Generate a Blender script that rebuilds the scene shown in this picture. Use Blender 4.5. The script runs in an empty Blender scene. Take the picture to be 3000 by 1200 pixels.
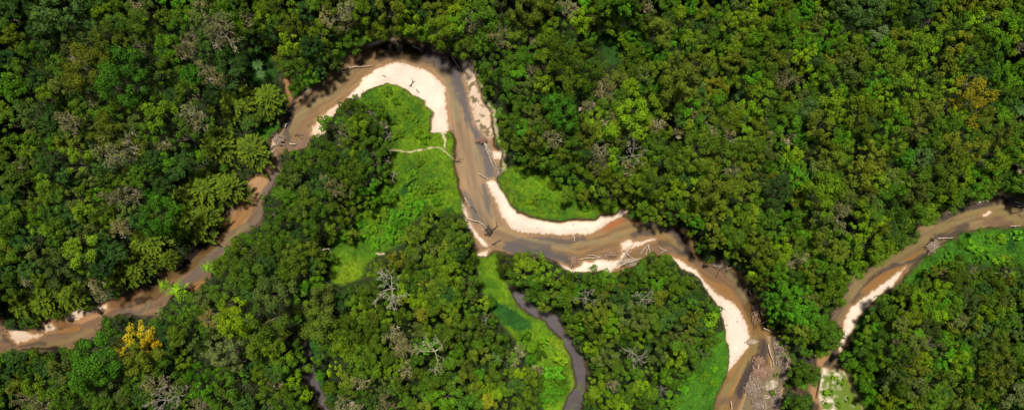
import bpy, math, random
import numpy as np
from mathutils import Vector, Matrix
C = bpy.context.scene.collection
sc = bpy.context.scene
# ---------------- camera: drone looking straight down from 200 m, frame shifted up a little ----------------
HC = 200.0
cam = bpy.data.cameras.new("camera"); co = bpy.data.objects.new("camera", cam); C.objects.link(co)
co.location = (0, 0, HC); co.rotation_euler = (0, 0, 0)
cam.sensor_width = 36; cam.lens = 24; cam.shift_y = 250/3000; cam.clip_end = 6000
sc.camera = co
# ---------------- sky and sun ----------------
SUND = Vector((-0.05, 0.17, 0.96)).normalized()          # towards the sun
w = bpy.data.worlds.new("World"); sc.world = w; w.use_nodes = True
nt = w.node_tree; sky = nt.nodes.new('ShaderNodeTexSky'); sky.sky_type = 'NISHITA'; sky.sun_disc = False
sky.sun_elevation = math.asin(SUND.z); sky.sun_rotation = math.atan2(SUND.x, SUND.y)
nt.links.new(sky.outputs[0], nt.nodes['Background'].inputs[0]); nt.nodes['Background'].inputs[1].default_value = 0.05
sl = bpy.data.lights.new("sun", 'SUN'); so = bpy.data.objects.new("sun", sl); C.objects.link(so)
sl.energy = 4.9; sl.angle = math.radians(6); sl.color = (1, .95, .87)
so.rotation_euler = SUND.to_track_quat('Z', 'Y').to_euler()
sc.view_settings.view_transform = 'Standard'; sc.view_settings.look = 'None'; sc.view_settings.gamma = 1
sc.view_settings.exposure = 0.36
sc.cycles.max_bounces = 4; sc.cycles.diffuse_bounces = 2; sc.cycles.glossy_bounces = 2; sc.cycles.transmission_bounces = 2
sc.cycles.caustics_reflective = False; sc.cycles.caustics_refractive = False
# ---- crowns read off the photograph, tile by tile: x y r colour (tile units of 2.912 photo pixels) ----
TILES = [
(0,0,"58 12 17p,70 23 10g,85 8 8d,8 14 11d,15 4 8d,5 25 7g,103 17 8y,116 25 9d,137 9 8t,137 24 13o,97 5 9d,118 3 8o,150 7 9k,166 20 8o,62 45 11k,80 35 9o,92 44 9k,116 44 14w,140 53 9t,152 38 9o,166 45 8b,88 74 19w,126 80 24G,88 94 8g,60 70 12g,20 72 10g,12 86 10b,8 60 9d,30 50 9g,44 52 6d,47 97 9y,62 86 8k,38 83 8d,158 77 7k,158 92 9g,12 34 9o,35 30 7d,170 68 9o,112 58 7d,45 17 8g,60 33 7d,75 60 6t,142 36 7k,92 27 8d,28 84 6b,18 97 8g,168 55 6d,95 98 7t,148 66 6d,33 12 8d"),
(500,0,"12 14 9g,22 22 9b,3 2 7B,17 3 8b,42 8 9k,56 14 11b,33 12 8t,52 33 14t,36 38 9d,20 42 9t,4 45 9b,3 58 8b,15 55 7t,35 50 9d,78 22 8t,74 34 9o,75 46 11d,92 8 8y,94 19 9y,105 5 9o,112 20 9g,124 8 9y,134 11 9d,122 26 9o,122 42 9Y,116 50 6Y,142 46 10d,156 52 9g,150 32 9y,158 18 9t,163 8 9o,60 70 17d,22 77 10G,36 72 9t,46 80 8t,88 66 6#,91 75 5#,42 95 8d,20 93 12o,118 70 8g,110 60 6w,134 66 9g,140 78 8b,150 73 6d,128 86 8g,8 30 8g,145 5 8g,72 8 8o,30 2 8d,52 2 7g,28 18 8k,168 28 8y,64 5 7d,90 30 7g,105 32 8d,147 60 7o,130 55 7g,8 75 7d,3 98 7d,122 78 6g,165 65 6k,70 60 6t,66 22 6g"),
(0,300,"8 20 9g,6 7 8y,28 15 10k,32 4 8o,33 27 8k,48 22 8d,20 40 8y,32 48 9y,38 38 8g,8 50 8o,30 58 10k,16 76 12o,3 80 6k,8 90 7g,45 83 10y,47 94 9y,42 72 8g,64 74 7d,70 20 10t,82 8 7o,82 20 6k,73 44 11w,76 60 13y,93 56 8y,60 42 8b,100 66 7d,108 18 10b,110 33 14w,118 48 15t,132 38 8t,140 25 11k,160 12 12y,136 10 9o,150 30 8g,163 24 9d,163 42 8t,141 45 7w,155 58 9d,170 60 8b,138 70 9g,124 72 8k,113 66 6d,106 75 8o,124 82 8g,90 76 8k,88 88 8y,78 96 10k,102 93 8b,115 96 9t,136 92 9t,154 94 6B,165 100 9G,112 84 8o,165 85 8d,14 95 8d,28 97 8k,57 95 8g,20 66 6t,52 10 8d,66 34 6d,50 62 8d,122 97 8w,150 68 7g,102 8 7k,120 4 8g,58 30 5g,4 62 6g,140 80 8g,40 58 7d,98 30 6k"),
(500,300,"24 12 11t,28 24 7t,10 32 13g,14 55 11d,2 60 7b,8 5 9k,38 22 7g,28 55 6b,158 22 8b,170 32 7w,143 57 9g,125 53 9b,116 50 6k,120 68 9o,150 73 7d,160 60 10g,135 62 8g,128 82 8k,110 91 8g,125 97 9b,93 95 7g,150 86 10d,157 77 7t,165 87 8t,140 45 8g,168 72 8g,154 97 9g,137 97 9o,115 78 8g,165 50 8g,170 8 6g,5 72 7d,148 38 6g"),
(0,600,"12 14 13o,37 11 9b,37 20 7Y,9 23 9g,63 21 10o,74 17 8d,57 29 7g,87 5 10y,103 10 10o,113 6 8o,107 17 9y,123 22 10t,131 10 9k,160 11 16G,165 22 9G,140 16 8d,5 35 7y,25 35 11d,11 46 5w,35 48 8k,20 48 8g,10 57 8o,37 57 7d,30 64 9d,6 67 9d,17 72 7w,36 72 8y,57 38 7g,54 45 7o,80 33 9k,80 45 12y,68 47 8k,95 45 8o,60 62 13k,72 60 7t,88 62 9y,106 45 8d,104 63 10d,98 80 7t,103 88 8t,105 35 7d,118 48 9d,50 12 7d,3 45 6o,30 2 7o,65 5 8d,12 80 8d,80 72 7g,110 75 7g,25 5 7k,62 9 4B,47 25 6y,4 85 8g,28 76 5t,92 18 7k"),
(500,600,"103 8 11g,115 18 9g,103 28 9g,117 32 5y,100 47 8g,90 35 7g,72 31 8b,70 42 7y,82 24 8o,80 35 6g,130 8 9o,150 10 8g,144 23 10g,163 8 9o,165 20 9y,132 30 6d,86 52 7k,125 45 10o,142 44 8w,150 50 6w,126 60 10o,122 71 10o,98 58 8d,54 58 8y,55 67 9o,72 65 10o,80 74 12o,92 78 8y,68 82 7d,140 60 7d,152 62 8o,136 82 6B,148 80 7b,38 83 9g,50 88 9g,32 96 9k,108 90 16k,56 98 9y,155 96 13k,160 52 7g,80 88 7d,108 40 6g,118 5 7o,62 50 7g,90 65 7g,110 66 6g,132 92 7g,144 30 6o,122 35 6d,22 93 6g"),
(0,900,"98 55 25G,109 14 9g,116 21 8g,101 24 7o,142 26 12W,127 42 9W,153 32 9W,140 52 13w,150 58 8o,80 37 8o,62 53 9b,74 48 6b,30 45 7g,40 52 9o,15 50 9d,8 50 7b,28 65 8g,42 60 7d,52 66 8d,68 66 12k,20 78 8w,34 78 10y,46 82 11y,8 90 9g,5 76 8d,25 93 8t,45 96 9t,68 93 12g,95 88 11g,106 95 9g,88 86 6o,118 83 8k,122 92 7k,128 70 9o,121 62 8g,142 72 9b,142 92 8d,158 76 9t,162 95 16*,140 84 7d,147 99 7g,165 54 7g,168 25 8d,158 64 7g,75 81 8d,60 80 7d,15 62 8d,35 55 7d,120 10 6g,5 62 7d,132 80 7g,150 68 6y,30 98 6o,152 86 7k"),
(500,900,"8 8 9g,20 6 8g,26 13 8g,42 12 8t,68 10 15Y,75 22 9Y,100 10 18o,108 22 11w,152 12 17w,152 24 9t,52 22 11k,20 35 8k,5 28 8y,46 46 11K,60 44 12K,66 56 9K,80 31 9o,92 38 12o,108 42 11y,85 52 5B,112 56 10g,128 57 10g,15 54 7y,28 66 10B,33 82 9B,43 88 8b,52 66 7b,8 70 7g,14 79 8o,70 78 13g,55 95 11o,75 98 10d,92 68 9y,121 72 8Y,82 63 8d,105 63 8d,106 75 7t,112 84 7o,98 88 9o,135 87 8Y,125 83 7g,110 94 8g,125 99 9g,5 88 13*,30 99 9t,165 62 7Y,160 80 10y,168 22 7g,166 43 7g,153 38 6g,150 68 5B,160 97 7o,24 52 6k,36 20 7g,14 12 6g,148 50 6g,148 95 5g,100 98 5*,60 67 7k,88 55 6g,33 6 6o,125 35 6g,127 14 6g,70 88 6g,130 45 6g"),
(1000,0,"22 10 9y,5 12 9t,5 25 8t,48 9 12w,38 16 7k,75 3 9g,70 24 11Y,60 18 7y,94 13 10w,115 12 6Y,124 3 7y,108 4 8o,104 32 13y,117 24 8b,130 24 8t,140 13 12g,162 12 9k,150 26 8g,108 44 8y,127 46 9o,143 54 8k,160 38 9t,163 58 9g,168 68 8g,150 68 9g,160 78 7g,144 80 7g,148 93 11g,165 97 7g,32 30 8w,18 40 9g,8 42 8g,38 26 7y,50 26 8w,83 36 6b,76 34 6w,12 30 7g,30 8 7d,65 8 8g,85 13 7d,140 40 8g,150 45 7g,150 4 7g,165 25 7g,55 18 6g,92 24 7g,118 52 6g,168 85 7g,25 22 6g,138 66 6y,27 38 5y,62 32 7g,45 36 5w,5 5 6k"),
(1500,0,"14 10 14w,34 9 9w,42 27 11y,56 9 9t,66 17 7Y,73 4 7B,20 28 10o,5 30 9o,33 43 10y,79 22 9k,70 28 6Y,87 12 8y,104 12 5b,116 12 6B,101 27 8y,110 36 6Y,119 37 5b,135 8 6t,138 18 6k,140 27 9o,150 33 13w,165 43 6B,168 32 7b,168 14 6y,155 5 8g,115 51 7Y,123 46 5b,136 55 7b,148 60 6G,122 59 8o,88 66 6o,69 52 8o,16 56 10G,46 58 13o,34 64 12o,58 56 8o,45 74 11o,68 64 5t,74 78 14o,60 86 12o,75 94 9g,32 84 10y,18 88 9k,20 98 7b,7 80 8b,20 71 6t,5 62 9g,97 80 7w,92 91 11t,107 80 6k,118 76 10o,118 93 9Y,133 78 7k,145 73 7y,144 89 7b,160 82 14w,165 94 8w,138 98 8g,130 68 7o,148 68 8o,168 58 8y,163 66 7k,4 43 8o,24 41 6t,57 36 6d,78 38 6b,90 3 7g,28 2 8o,48 42 7g,60 46 5d,110 3 7b,125 20 6g,130 45 6g,145 45 6g,158 50 7g,108 97 6g,158 18 6d,47 7 5d,133 88 5G,75 48 6g,78 66 5d,100 93 5t,8 92 6k,95 22 5g,126 3 7g,85 56 5g"),
(1500,300,"50 9 14G,33 10 7w,20 16 9k,8 6 9g,12 27 7B,5 41 10o,5 23 7g,22 38 8w,24 51 6w,36 50 8g,42 24 9o,52 32 6k,43 36 7t,50 50 7w,62 46 9g,67 14 7o,76 6 7t,84 14 11y,97 17 8t,72 3 7o,74 33 8w,82 28 7w,95 33 9g,105 27 7w,120 18 15Y,128 28 10y,110 38 8k,88 51 10t,102 48 4Y,123 52 13*,133 52 7y,75 64 9y,87 65 9t,101 60 5Y,107 68 7b,92 74 8y,108 82 10w,130 65 11y,124 81 10y,150 8 8w,146 24 7t,156 30 6y,166 31 5t,148 36 8g,145 50 9g,163 48 10o,162 62 9o,145 82 12o,165 78 7y,167 88 7Y,150 96 9y,135 100 8y,118 97 8o,100 94 10o,88 88 9o,73 95 8w,70 86 6b,48 72 7g,42 60 7g,30 60 7g,62 78 8g,18 58 7o,60 66 8g,140 5 9y,162 99 8o,58 24 7g,33 30 5t,95 6 8g,106 6 7o,28 27 6g,142 14 5d,168 8 7g,170 18 6d,10 55 7g,118 66 6t,75 52 5d,118 58 7g,136 72 7o,60 58 6o,160 74 6o,55 92 6g,138 38 6g,104 52 5g"),
(1000,300,"8 10 10o,20 6 8g,30 13 6*,43 23 6t,4 33 9t,15 28 8y,28 25 8o,30 32 8g,8 44 7y,11 51 9y,20 55 6d,10 63 8g,17 67 6g,33 61 10g,46 34 6*,33 50 6*,41 46 7g,46 58 5*,29 76 7*,52 74 6*,15 80 9o,27 84 9B,5 88 7k,22 97 8y,13 97 5y,40 80 9g,47 93 11b,25 38 7g,20 18 7o,3 22 6g,22 72 6g,3 73 6o,35 95 6b,38 8 6g,42 70 7g,5 56 6d,44 40 6g"),
(1000,600,"93 9 10y,90 20 9o,107 18 8o,122 18 8w,113 33 10o,126 34 10o,75 33 12o,75 22 8g,91 38 5y,70 47 6b,84 49 9k,103 42 6w,58 54 8W,95 57 10y,103 61 7y,112 60 8y,110 68 8y,103 73 6y,95 68 7y,113 80 7y,118 50 8d,126 57 8o,125 68 7g,72 60 8o,63 70 5y,77 72 6g,70 79 7g,85 79 7w,99 84 9o,77 88 7d,92 90 7o,127 84 10k,105 93 8d,120 92 9g,49 84 21*,45 60 8w,32 66 7y,28 88 9o,12 87 9g,15 97 8y,30 98 9o,67 88 7Y,80 95 10Y,108 100 8y,62 95 6W,90 100 7g,140 98 8y,10 25 7w,3 30 6b,3 8 8o,30 2 6y,165 60 11o,2 97 8d,50 66 7o,97 30 6g,52 95 7g,133 78 6g,40 78 6g,58 78 6g,110 50 6g,3 18 6d,88 8 6g,85 70 5g,118 42 6g,133 92 6b,48 58 5y,150 97 6b"),
(1500,600,"10 57 9y,17 50 7o,28 58 7Y,15 66 11y,35 68 9y,45 56 6Y,48 72 10y,25 75 8g,55 83 7y,62 86 7G,20 85 10g,28 92 8g,38 96 8w,45 90 9g,60 98 8o,78 75 10g,76 74 2Y,95 78 9b,100 88 9w,75 94 11*,90 98 7k,108 96 9d,133 95 12*,115 80 9g,130 65 9g,143 60 8o,155 55 7b,143 84 7B,160 72 8g,162 88 7y,147 93 8w,165 98 7g,120 72 8g,65 70 7g,103 71 6y,134 6 8y,146 8 9w,158 17 12o,150 28 6Y,165 5 10g,4 72 9g,128 78 7g,138 74 7g,118 88 7g,112 66 6b,57 74 6g,88 70 7g,85 86 6g,152 66 8g,170 80 8g,5 50 6g"),
(1000,900,"4 30 9y,4 42 9y,24 9 8y,50 10 9y,62 10 7y,74 4 6w,83 5 7W,93 2 6y,109 6 9W,112 13 5y,88 20 8y,14 12 5t,20 30 9o,52 23 7t,33 20 8o,36 33 8o,108 22 8o,74 22 6k,80 22 6k,120 24 13o,130 20 8o,135 5 9g,62 40 9t,60 33 6t,50 39 2Y,25 52 12y,42 50 9o,93 45 20*,86 37 6B,100 36 5B,115 42 7b,77 37 7g,142 48 9w,163 40 9g,132 48 6o,65 62 8t,75 58 8g,50 66 8y,95 67 11g,125 62 9w,130 75 9w,137 83 8y,115 78 8g,86 76 7b,98 78 8o,20 76 6t,7 71 8w,56 73 5t,45 78 8k,35 85 7k,62 78 7o,22 88 7g,5 87 8g,33 96 8d,3 97 8t,15 100 7t,45 98 8t,62 92 7g,78 85 7g,92 92 9b,105 91 10b,85 98 7w,125 96 9g,139 67 5B,149 83 7Y,157 86 6Y,147 92 6W,145 97 4W,160 97 7w,168 80 7g,170 48 5t,155 51 8#,155 70 8o,170 66 6y,145 13 6*,148 30 8g,60 52 8o,140 22 7k,52 82 6g,34 9 7w,42 22 6g,10 18 7o,105 34 7o,108 55 7g,78 48 6g,118 52 6g,138 35 6g,122 85 5g,100 25 7g,14 60 8o,35 62 8y,78 67 6o,12 82 6o,70 97 6g,138 96 6g,155 60 6g,122 36 7o,28 70 6o,108 70 5d,32 42 7o"),
(1500,900,"60 8 7o,72 3 7o,85 6 9w,105 6 9y,115 5 8k,100 20 9Y,108 12 7y,73 18 7B,86 13 4g,81 23 7o,68 27 5b,60 22 6o,55 14 6g,66 10 4Y,97 32 7w,81 39 7Y,86 32 5y,107 26 5w,112 35 8g,122 24 8y,127 29 5Y,130 14 9k,140 20 9o,137 5 8g,155 16 7d,150 28 8o,165 25 8k,124 47 13*,125 41 7y,95 50 10k,100 60 9o,108 66 7g,120 55 6b,137 62 4Y,145 48 8k,163 50 8Y,65 33 5g,71 42 3p,86 73 8Y,83 85 7y,103 77 6t,113 80 9g,93 91 7Y,104 93 7Y,127 81 6y,133 80 4Y,110 99 7Y,75 96 6g,138 75 7g,130 93 8g,152 83 6*,150 70 8b,165 72 8b,12 80 10y,25 73 7g,22 93 8o,35 90 8B,8 66 5Y,3 80 7d,25 63 6t,19 53 5B,3 56 4t,33 33 5Y,42 63 7B,48 53 5Y,12 28 6b,7 44 6t,50 72 6b,43 74 5Y,33 77 6b,3 50 5b,5 97 8o,90 40 5g,75 88 6g,84 94 6y,140 85 7g,118 90 7g,158 60 7g,150 38 6d,165 38 6g,122 67 7g,120 95 6o,95 85 5d,90 65 6g,78 50 6g,140 95 7b,160 95 8b,28 84 6g,20 40 6b,16 66 6o,45 82 6B,52 82 5b,95 2 6y,125 4 6o,150 6 7o,165 5 7d,90 8 5o,160 5 6g,168 15 6d,84 60 6g,66 20 4b,30 48 5g,10 38 5b"),
(2000,0,"7 18 8y,5 5 7B,18 8 8y,32 20 8k,40 10 10b,45 25 8y,57 14 7y,58 3 7k,68 12 8Y,80 4 7b,98 10 8w,103 22 9b,98 29 8g,100 40 8g,67 26 8w,76 31 9y,84 26 7W,85 42 8y,70 41 8b,57 42 8w,60 36 5Y,40 42 7g,17 43 10o,3 38 7y,125 11 7B,119 18 7B,132 4 5Y,142 9 9w,145 19 7y,155 19 9g,163 8 13p,135 28 8k,122 29 6y,150 32 10b,168 40 8y,115 36 8w,118 46 10b,140 48 9B,120 57 9Y,36 55 7y,50 54 8y,15 65 10w,28 66 7w,52 65 10w,68 57 7g,78 57 6g,88 55 6k,94 64 9w,107 64 8k,86 74 9o,20 80 9k,25 75 7y,45 75 8y,51 84 8o,68 82 8B,102 82 10t,118 71 7Y,114 78 7k,133 80 7Y,140 72 6g,116 90 7Y,148 77 9g,160 72 11k,155 92 9b,5 83 12w,34 89 8W,25 94 7W,80 92 10y,70 89 6w,57 96 6#,35 98 8b,15 96 7d,95 97 8g,105 99 7w,118 99 7k,132 100 8g,152 100 8Y,152 60 7w,165 60 8w,30 34 7g,22 12 5k,108 12 6o,92 55 5g,108 35 6g,130 60 7d,140 62 6g,30 44 5g,92 20 5d,15 28 6d,120 24 5g,110 4 6g,130 40 6g,160 50 7g,128 88 6g,64 68 6g,72 74 5g,88 85 6g,38 65 6g,8 52 6g,50 33 6g,62 50 5b,37 29 5g"),
(2500,0,"8 10 16p,33 10 8g,45 17 8g,50 7 8o,68 8 9d,67 15 6b,87 16 5w,95 6 9y,110 6 9W,121 8 9Y,125 14 7y,104 10 6t,100 25 9g,118 23 8Y,114 18 3t,140 8 9w,135 15 7k,132 23 7k,150 15 6b,160 8 8g,10 25 8w,23 36 8K,45 40 8w,30 48 9b,10 40 6b,4 48 6y,8 58 5w,13 64 6y,36 62 11y,40 70 8w,65 49 11y,78 32 9y,80 42 8g,72 60 7Y,55 68 7y,74 22 6*,104 43 10W,115 40 5W,128 35 9y,148 28 12b,144 42 8b,158 38 7Y,165 24 6b,120 45 7g,118 58 9g,90 68 9w,104 65 7g,68 75 7g,50 80 5Y,22 82 8B,30 89 8y,28 97 6Y,16 94 6B,4 77 10w,15 74 5b,60 93 10Y,58 84 4Y,78 78 7k,80 93 7y,95 88 7Y,88 85 6g,118 98 17W,117 83 8*,126 75 8d,130 52 6g,150 50 7g,168 45 6t,10 100 7Y,42 80 8g,72 98 7g,20 20 7g,60 28 6g,85 70 5o,140 60 8g,150 68 8b,142 78 8b,158 82 8b,165 70 8b,22 55 5g,88 28 7o,135 45 7y,52 33 5y,97 38 6g,112 33 6g,158 52 6y,165 12 6g,145 92 8g,160 95 8g,110 72 6g,55 57 5g,15 2 7p,128 62 6g,78 12 6g,82 3 6g,100 78 6g,168 35 5d,108 52 5g,132 90 6k,45 28 6g,60 40 5d"),
(2000,300,"6 5 8B,20 5 7w,17 16 5B,8 13 6t,26 17 7t,52 7 8w,56 9 2Y,65 8 9Y,80 8 5t,93 10 9g,105 14 8g,107 22 9b,45 20 11y,45 22 4t,82 21 4t,75 18 6y,5 23 7y,14 27 7g,20 42 12o,10 37 7w,57 20 7k,60 32 9y,78 30 10o,47 37 8t,30 30 5t,82 42 9K,82 53 11k,60 48 13o,37 47 8o,30 56 8W,8 58 13o,12 66 9k,62 60 9w,70 64 7t,50 68 7t,40 60 6t,82 65 7b,125 10 11p,148 8 11y,136 25 12W,155 22 9y,160 15 7b,115 36 6B,107 37 6t,95 36 7g,155 35 9b,145 45 9w,162 48 9y,134 59 8w,150 56 10w,122 42 7g,110 54 7Y,103 52 3W,132 68 8k,144 68 9o,158 65 9g,105 63 9b,117 66 6b,112 77 9B,103 72 8B,90 73 5w,83 82 6y,94 90 13p,27 86 15w,8 90 10Y,55 78 8w,48 90 9y,63 92 11w,75 92 8y,72 78 8k,4 76 7d,112 92 9w,123 87 7g,132 82 6k,138 95 17Y,160 88 9w,158 78 7k,168 68 6w,165 98 8k,98 100 6B,115 100 7o,20 99 9w,38 98 8o,30 6 7g,40 8 6g,88 22 6g,115 8 7g,92 28 6d,98 55 7g,90 60 6g,98 45 5g,40 70 8o,28 70 7o,35 33 6g,32 22 5d,130 40 5d,168 30 5d,62 70 6o,132 76 6g,150 76 7g,18 76 7g,70 50 8o,120 20 6g,136 37 6g,128 34 5g,72 6 5g,165 57 5g,48 55 7o,90 80 5d,85 8 5g,100 5 7g,140 2 7y"),
(2500,300,"6 8 12y,18 10 8y,42 8 10Y,42 18 9b,72 9 9w,83 4 6w,30 29 8b,62 26 10k,93 15 10g,92 26 10g,104 15 6Y,113 15 9o,122 22 9w,133 13 7w,140 20 9o,150 15 9b,166 18 8k,168 9 5#,108 26 7b,96 40 11W,100 50 11w,105 60 9y,122 47 10w,145 37 9w,138 58 12y,137 68 9b,156 55 9b,166 49 7Y,152 62 7y,168 65 6t,20 44 8g,29 40 9g,13 50 9w,29 50 9w,8 70 12W,22 65 9w,25 80 8Y,36 78 9k,52 57 7B,44 52 7g,42 45 7y,66 57 10p,60 74 11g,47 70 9g,80 73 10o,95 72 8o,88 82 9o,95 90 10y,110 78 7Y,121 80 9B,113 62 6Y,122 62 5Y,125 93 9b,40 88 9b,58 92 9k,10 92 9w,15 99 9k,8 30 8o,75 88 7g,135 84 8g,142 82 7o,156 85 9g,165 83 9g,85 98 9o,101 98 9g,160 40 7g,55 8 8o,32 12 7o,85 40 6g,75 38 6g,70 46 6g,115 35 6g,130 33 6g,160 28 7g,20 22 6d,48 35 6g,165 35 7g,80 22 6g,52 22 6g,118 72 6g,130 40 7o,70 70 6g,50 82 8o,88 60 5d,162 5 7d,140 5 7d,152 8 6b,128 72 5g,75 58 5d,110 90 7g,160 75 6g,150 75 7g,12 40 6d,28 95 6g,70 98 6g,170 58 6g"),
(2000,600,"5 5 9y,20 5 8w,35 5 10w,55 15 9y,68 12 9y,75 22 8o,60 26 9o,33 33 9w,30 24 8w,55 32 8o,50 38 8g,73 33 9w,14 18 8B,85 18 8g,105 15 8B,109 21 8g,95 25 8g,118 31 5B,113 40 11g,78 46 11o,66 43 8y,100 45 8Y,98 55 7y,112 48 6k,117 53 7t,108 60 6t,16 45 9g,13 54 7g,28 55 7o,40 45 8y,50 51 8o,60 50 6w,70 65 8Y,82 58 7o,94 65 8b,75 72 8y,140 12 12k,160 5 7t,157 23 7t,168 27 9Y,130 31 5Y,142 40 12w,137 48 6Y,157 47 8w,150 42 5Y,125 65 8w,112 72 8g,135 60 8b,150 58 7b,165 52 7o,135 80 10y,108 84 9B,118 90 9B,92 85 8B,85 80 6w,88 96 8B,100 98 8b,130 97 7k,148 90 12y,155 75 9o,140 100 8g,168 65 9b,128 4 8o,118 6 7g,85 5 9g,42 16 6d,22 20 7g,150 25 7g,128 18 6g,60 6 7g,95 8 6g,42 25 6g,90 35 6g,125 50 6g,150 70 7g,120 58 6g,88 52 6o,100 75 6g,125 76 6g,22 38 6g,103 32 5g,165 38 7g,128 42 6g,145 65 6g,158 85 7g,95 15 5g,8 27 6y,8 12 6y"),
(2500,600,"5 5 9Y,14 12 9g,20 6 8d,27 14 8Y,27 23 7w,42 14 11g,56 10 9g,72 12 11y,57 30 10g,42 34 9g,4 27 10Y,15 38 10y,30 42 10y,22 52 9y,8 55 9Y,7 65 8b,128 25 8o,60 92 11o,40 92 9g,46 100 8y,65 100 8Y,72 80 7o,80 69 9w,92 65 7Y,90 73 7t,84 82 7y,105 73 12o,95 86 8Y,90 95 9Y,110 63 8g,118 70 5t,115 95 10k,130 85 8d,148 78 9w,145 88 9o,155 68 7*,157 72 5Y,150 98 8k,165 97 7o,168 85 8d,125 70 7g,160 62 7g,30 98 8g,52 80 6g,100 62 6g,135 72 6o,120 82 6g,75 90 7g,102 96 7g,128 98 8o,160 80 7g,62 82 6g,105 85 6g,140 68 6g,50 22 7g,35 22 7d,20 92 5g,138 98 7g,170 70 6g,32 6 7g,80 98 6g"),
(2000,900,"8 8 7w,26 13 8Y,5 28 8k,20 45 6K,27 32 7g,4 40 8g,17 30 7o,30 5 7b,15 18 7d,8 58 8g,95 8 7B,112 8 9B,128 8 9B,108 18 8o,120 20 8w,135 14 8b,100 27 8w,118 35 7g,130 30 6y,104 42 6w,138 22 8b,145 32 9g,157 27 9w,150 17 7g,109 50 7g,118 60 9g,112 70 8g,125 68 8g,135 62 7g,120 77 7B,130 73 7g,140 43 7b,137 48 3Y,165 50 7b,168 60 7b,125 92 9d,118 98 8g,110 96 7g,150 38 7w,125 45 7g,128 84 6b,108 30 6y,100 98 6g,163 70 6b"),
(2500,900,"30 8 9g,48 18 7k,58 8 10y,62 13 7B,75 11 9o,82 8 7Y,77 21 10k,92 8 7o,110 19 9w,104 13 6t,118 8 8k,130 8 7Y,145 4 9y,148 14 11g,160 19 9p,125 22 8p,135 24 6Y,90 2 7B,22 21 5B,15 25 6y,55 28 6y,64 27 5b,65 36 9k,75 35 7*,42 34 5t,92 31 7b,82 30 6g,8 35 8b,20 42 8g,30 30 8g,35 48 9g,22 47 6k,30 51 4Y,50 50 7o,66 51 9Y,85 42 8k,97 42 7w,106 43 9B,90 53 8B,105 56 9Y,113 63 8b,83 63 5b,95 72 10o,60 60 11w,33 62 7o,40 66 6k,8 58 10b,12 70 9b,58 73 9*,60 80 9k,70 86 10o,34 80 7k,35 88 9y,52 93 8Y,60 92 7w,30 99 8Y,95 92 9o,103 90 8k,85 95 8g,78 90 8g,88 100 7Y,112 100 9k,142 47 7w,158 48 9g,145 34 8w,162 34 7k,150 60 10k,140 68 12w,163 70 8k,130 65 9o,170 60 7Y,120 78 9g,118 86 8w,135 82 9y,145 81 7y,158 87 12K,140 93 8o,132 98 7B,168 92 8g,152 57 7t,130 93 7b,170 78 7g,42 8 7g,20 35 6g,48 42 6g,100 30 6g,112 32 7d,130 35 6o,120 50 6g,135 50 6g,70 68 6g,18 55 7b,20 80 8b,15 88 8b,20 98 7b,48 82 7g,50 66 6o,100 5 7g,135 15 6d,75 58 6g,118 38 6g,65 98 7g,165 52 7g,150 70 6o,125 58 5d,15 8 6g,8 46 7g,90 82 6d,140 40 6k,148 26 7g,162 5 7g,45 98 7g,165 42 6g,45 28 6g,28 20 5t"),
]
SHRUBS = [(1239,393,16,'b'),(1242,420,11,'b'),(1204,521,17,'b'),(1210,550,16,'b'),(1205,582,16,'b'),(1242,577,13,'b'),(1166,396,14,'g'),(1256,556,17,'g'),
(1280,585,16,'b'),(1228,474,13,'g'),(1080,451,9,'b'),(1280,540,14,'b'),(1145,687,20,'B'),(1175,658,20,'B'),(1210,623,22,'B'),(1102,711,15,'B'),(1118,630,20,'y'),
(1058,652,15,'B'),(1087,675,17,'b'),(1160,630,18,'B'),(1230,600,16,'B'),(1190,600,15,'b'),(1130,600,15,'b'),(1070,700,13,'B'),(1165,700,14,'b'),(1135,655,14,'b'),(1095,745,7,'B'),
(1137,268,12,'g'),(1160,296,10,'b'),(1085,310,12,'b'),(1125,330,10,'g'),(1190,330,12,'g'),(1040,282,9,'g'),(1215,350,12,'b'),(1110,380,13,'b'),(1150,350,13,'g'),
(1570,585,13,'y'),(1595,570,12,'b'),(1550,590,10,'y'),(1667,548,9,'Y'),(1640,590,10,'b'),(1715,603,14,'b'),(1690,570,14,'g'),(1620,540,14,'g'),(1580,510,15,'g'),(1540,500,14,'g'),
(1540,980,12,'b'),(1595,995,12,'B'),(1570,1010,13,'b'),(1620,1085,14,'B'),(1600,1110,12,'B'),(1635,1050,10,'Y'),(1560,1050,13,'b'),(1620,1140,13,'B'),
(2853,730,17,'B'),(2815,760,16,'g'),(2893,740,16,'B'),(2950,760,14,'y'),(2980,690,16,'B'),(2820,715,12,'B'),(2925,765,15,'b'),(2780,745,13,'B'),(2940,700,14,'b'),(2870,760,14,'b'),(2900,700,12,'b'),(2760,770,12,'b'),(2740,790,10,'g'),(2700,800,9,'b'),
(2060,1010,13,'B'),(2080,1040,13,'g'),(2040,1060,14,'b'),(2060,1100,13,'b'),(2020,1100,14,'B'),(2095,1080,10,'b'),(2000,1140,12,'B'),(1985,1175,12,'b'),
(2540,960,9,'B'),(2530,990,9,'b'),(2095,1120,11,'b'),(2440,1150,8,'y'),(2470,1120,9,'Y'),(2420,1180,8,'Y'),(2490,1170,9,'y'),(1645,1000,5,'Y'),(2292,1003,9,'y'),(2318,1080,8,'y'),(2312,1125,11,'g'),(2278,1098,7,'b'),(2268,1150,7,'o'),(2300,1040,7,'y'),(2246,925,8,'o'),(2262,950,9,'y'),(2448,1105,6,'Y'),(2425,1150,7,'y'),(2462,1185,8,'y')]
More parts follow.
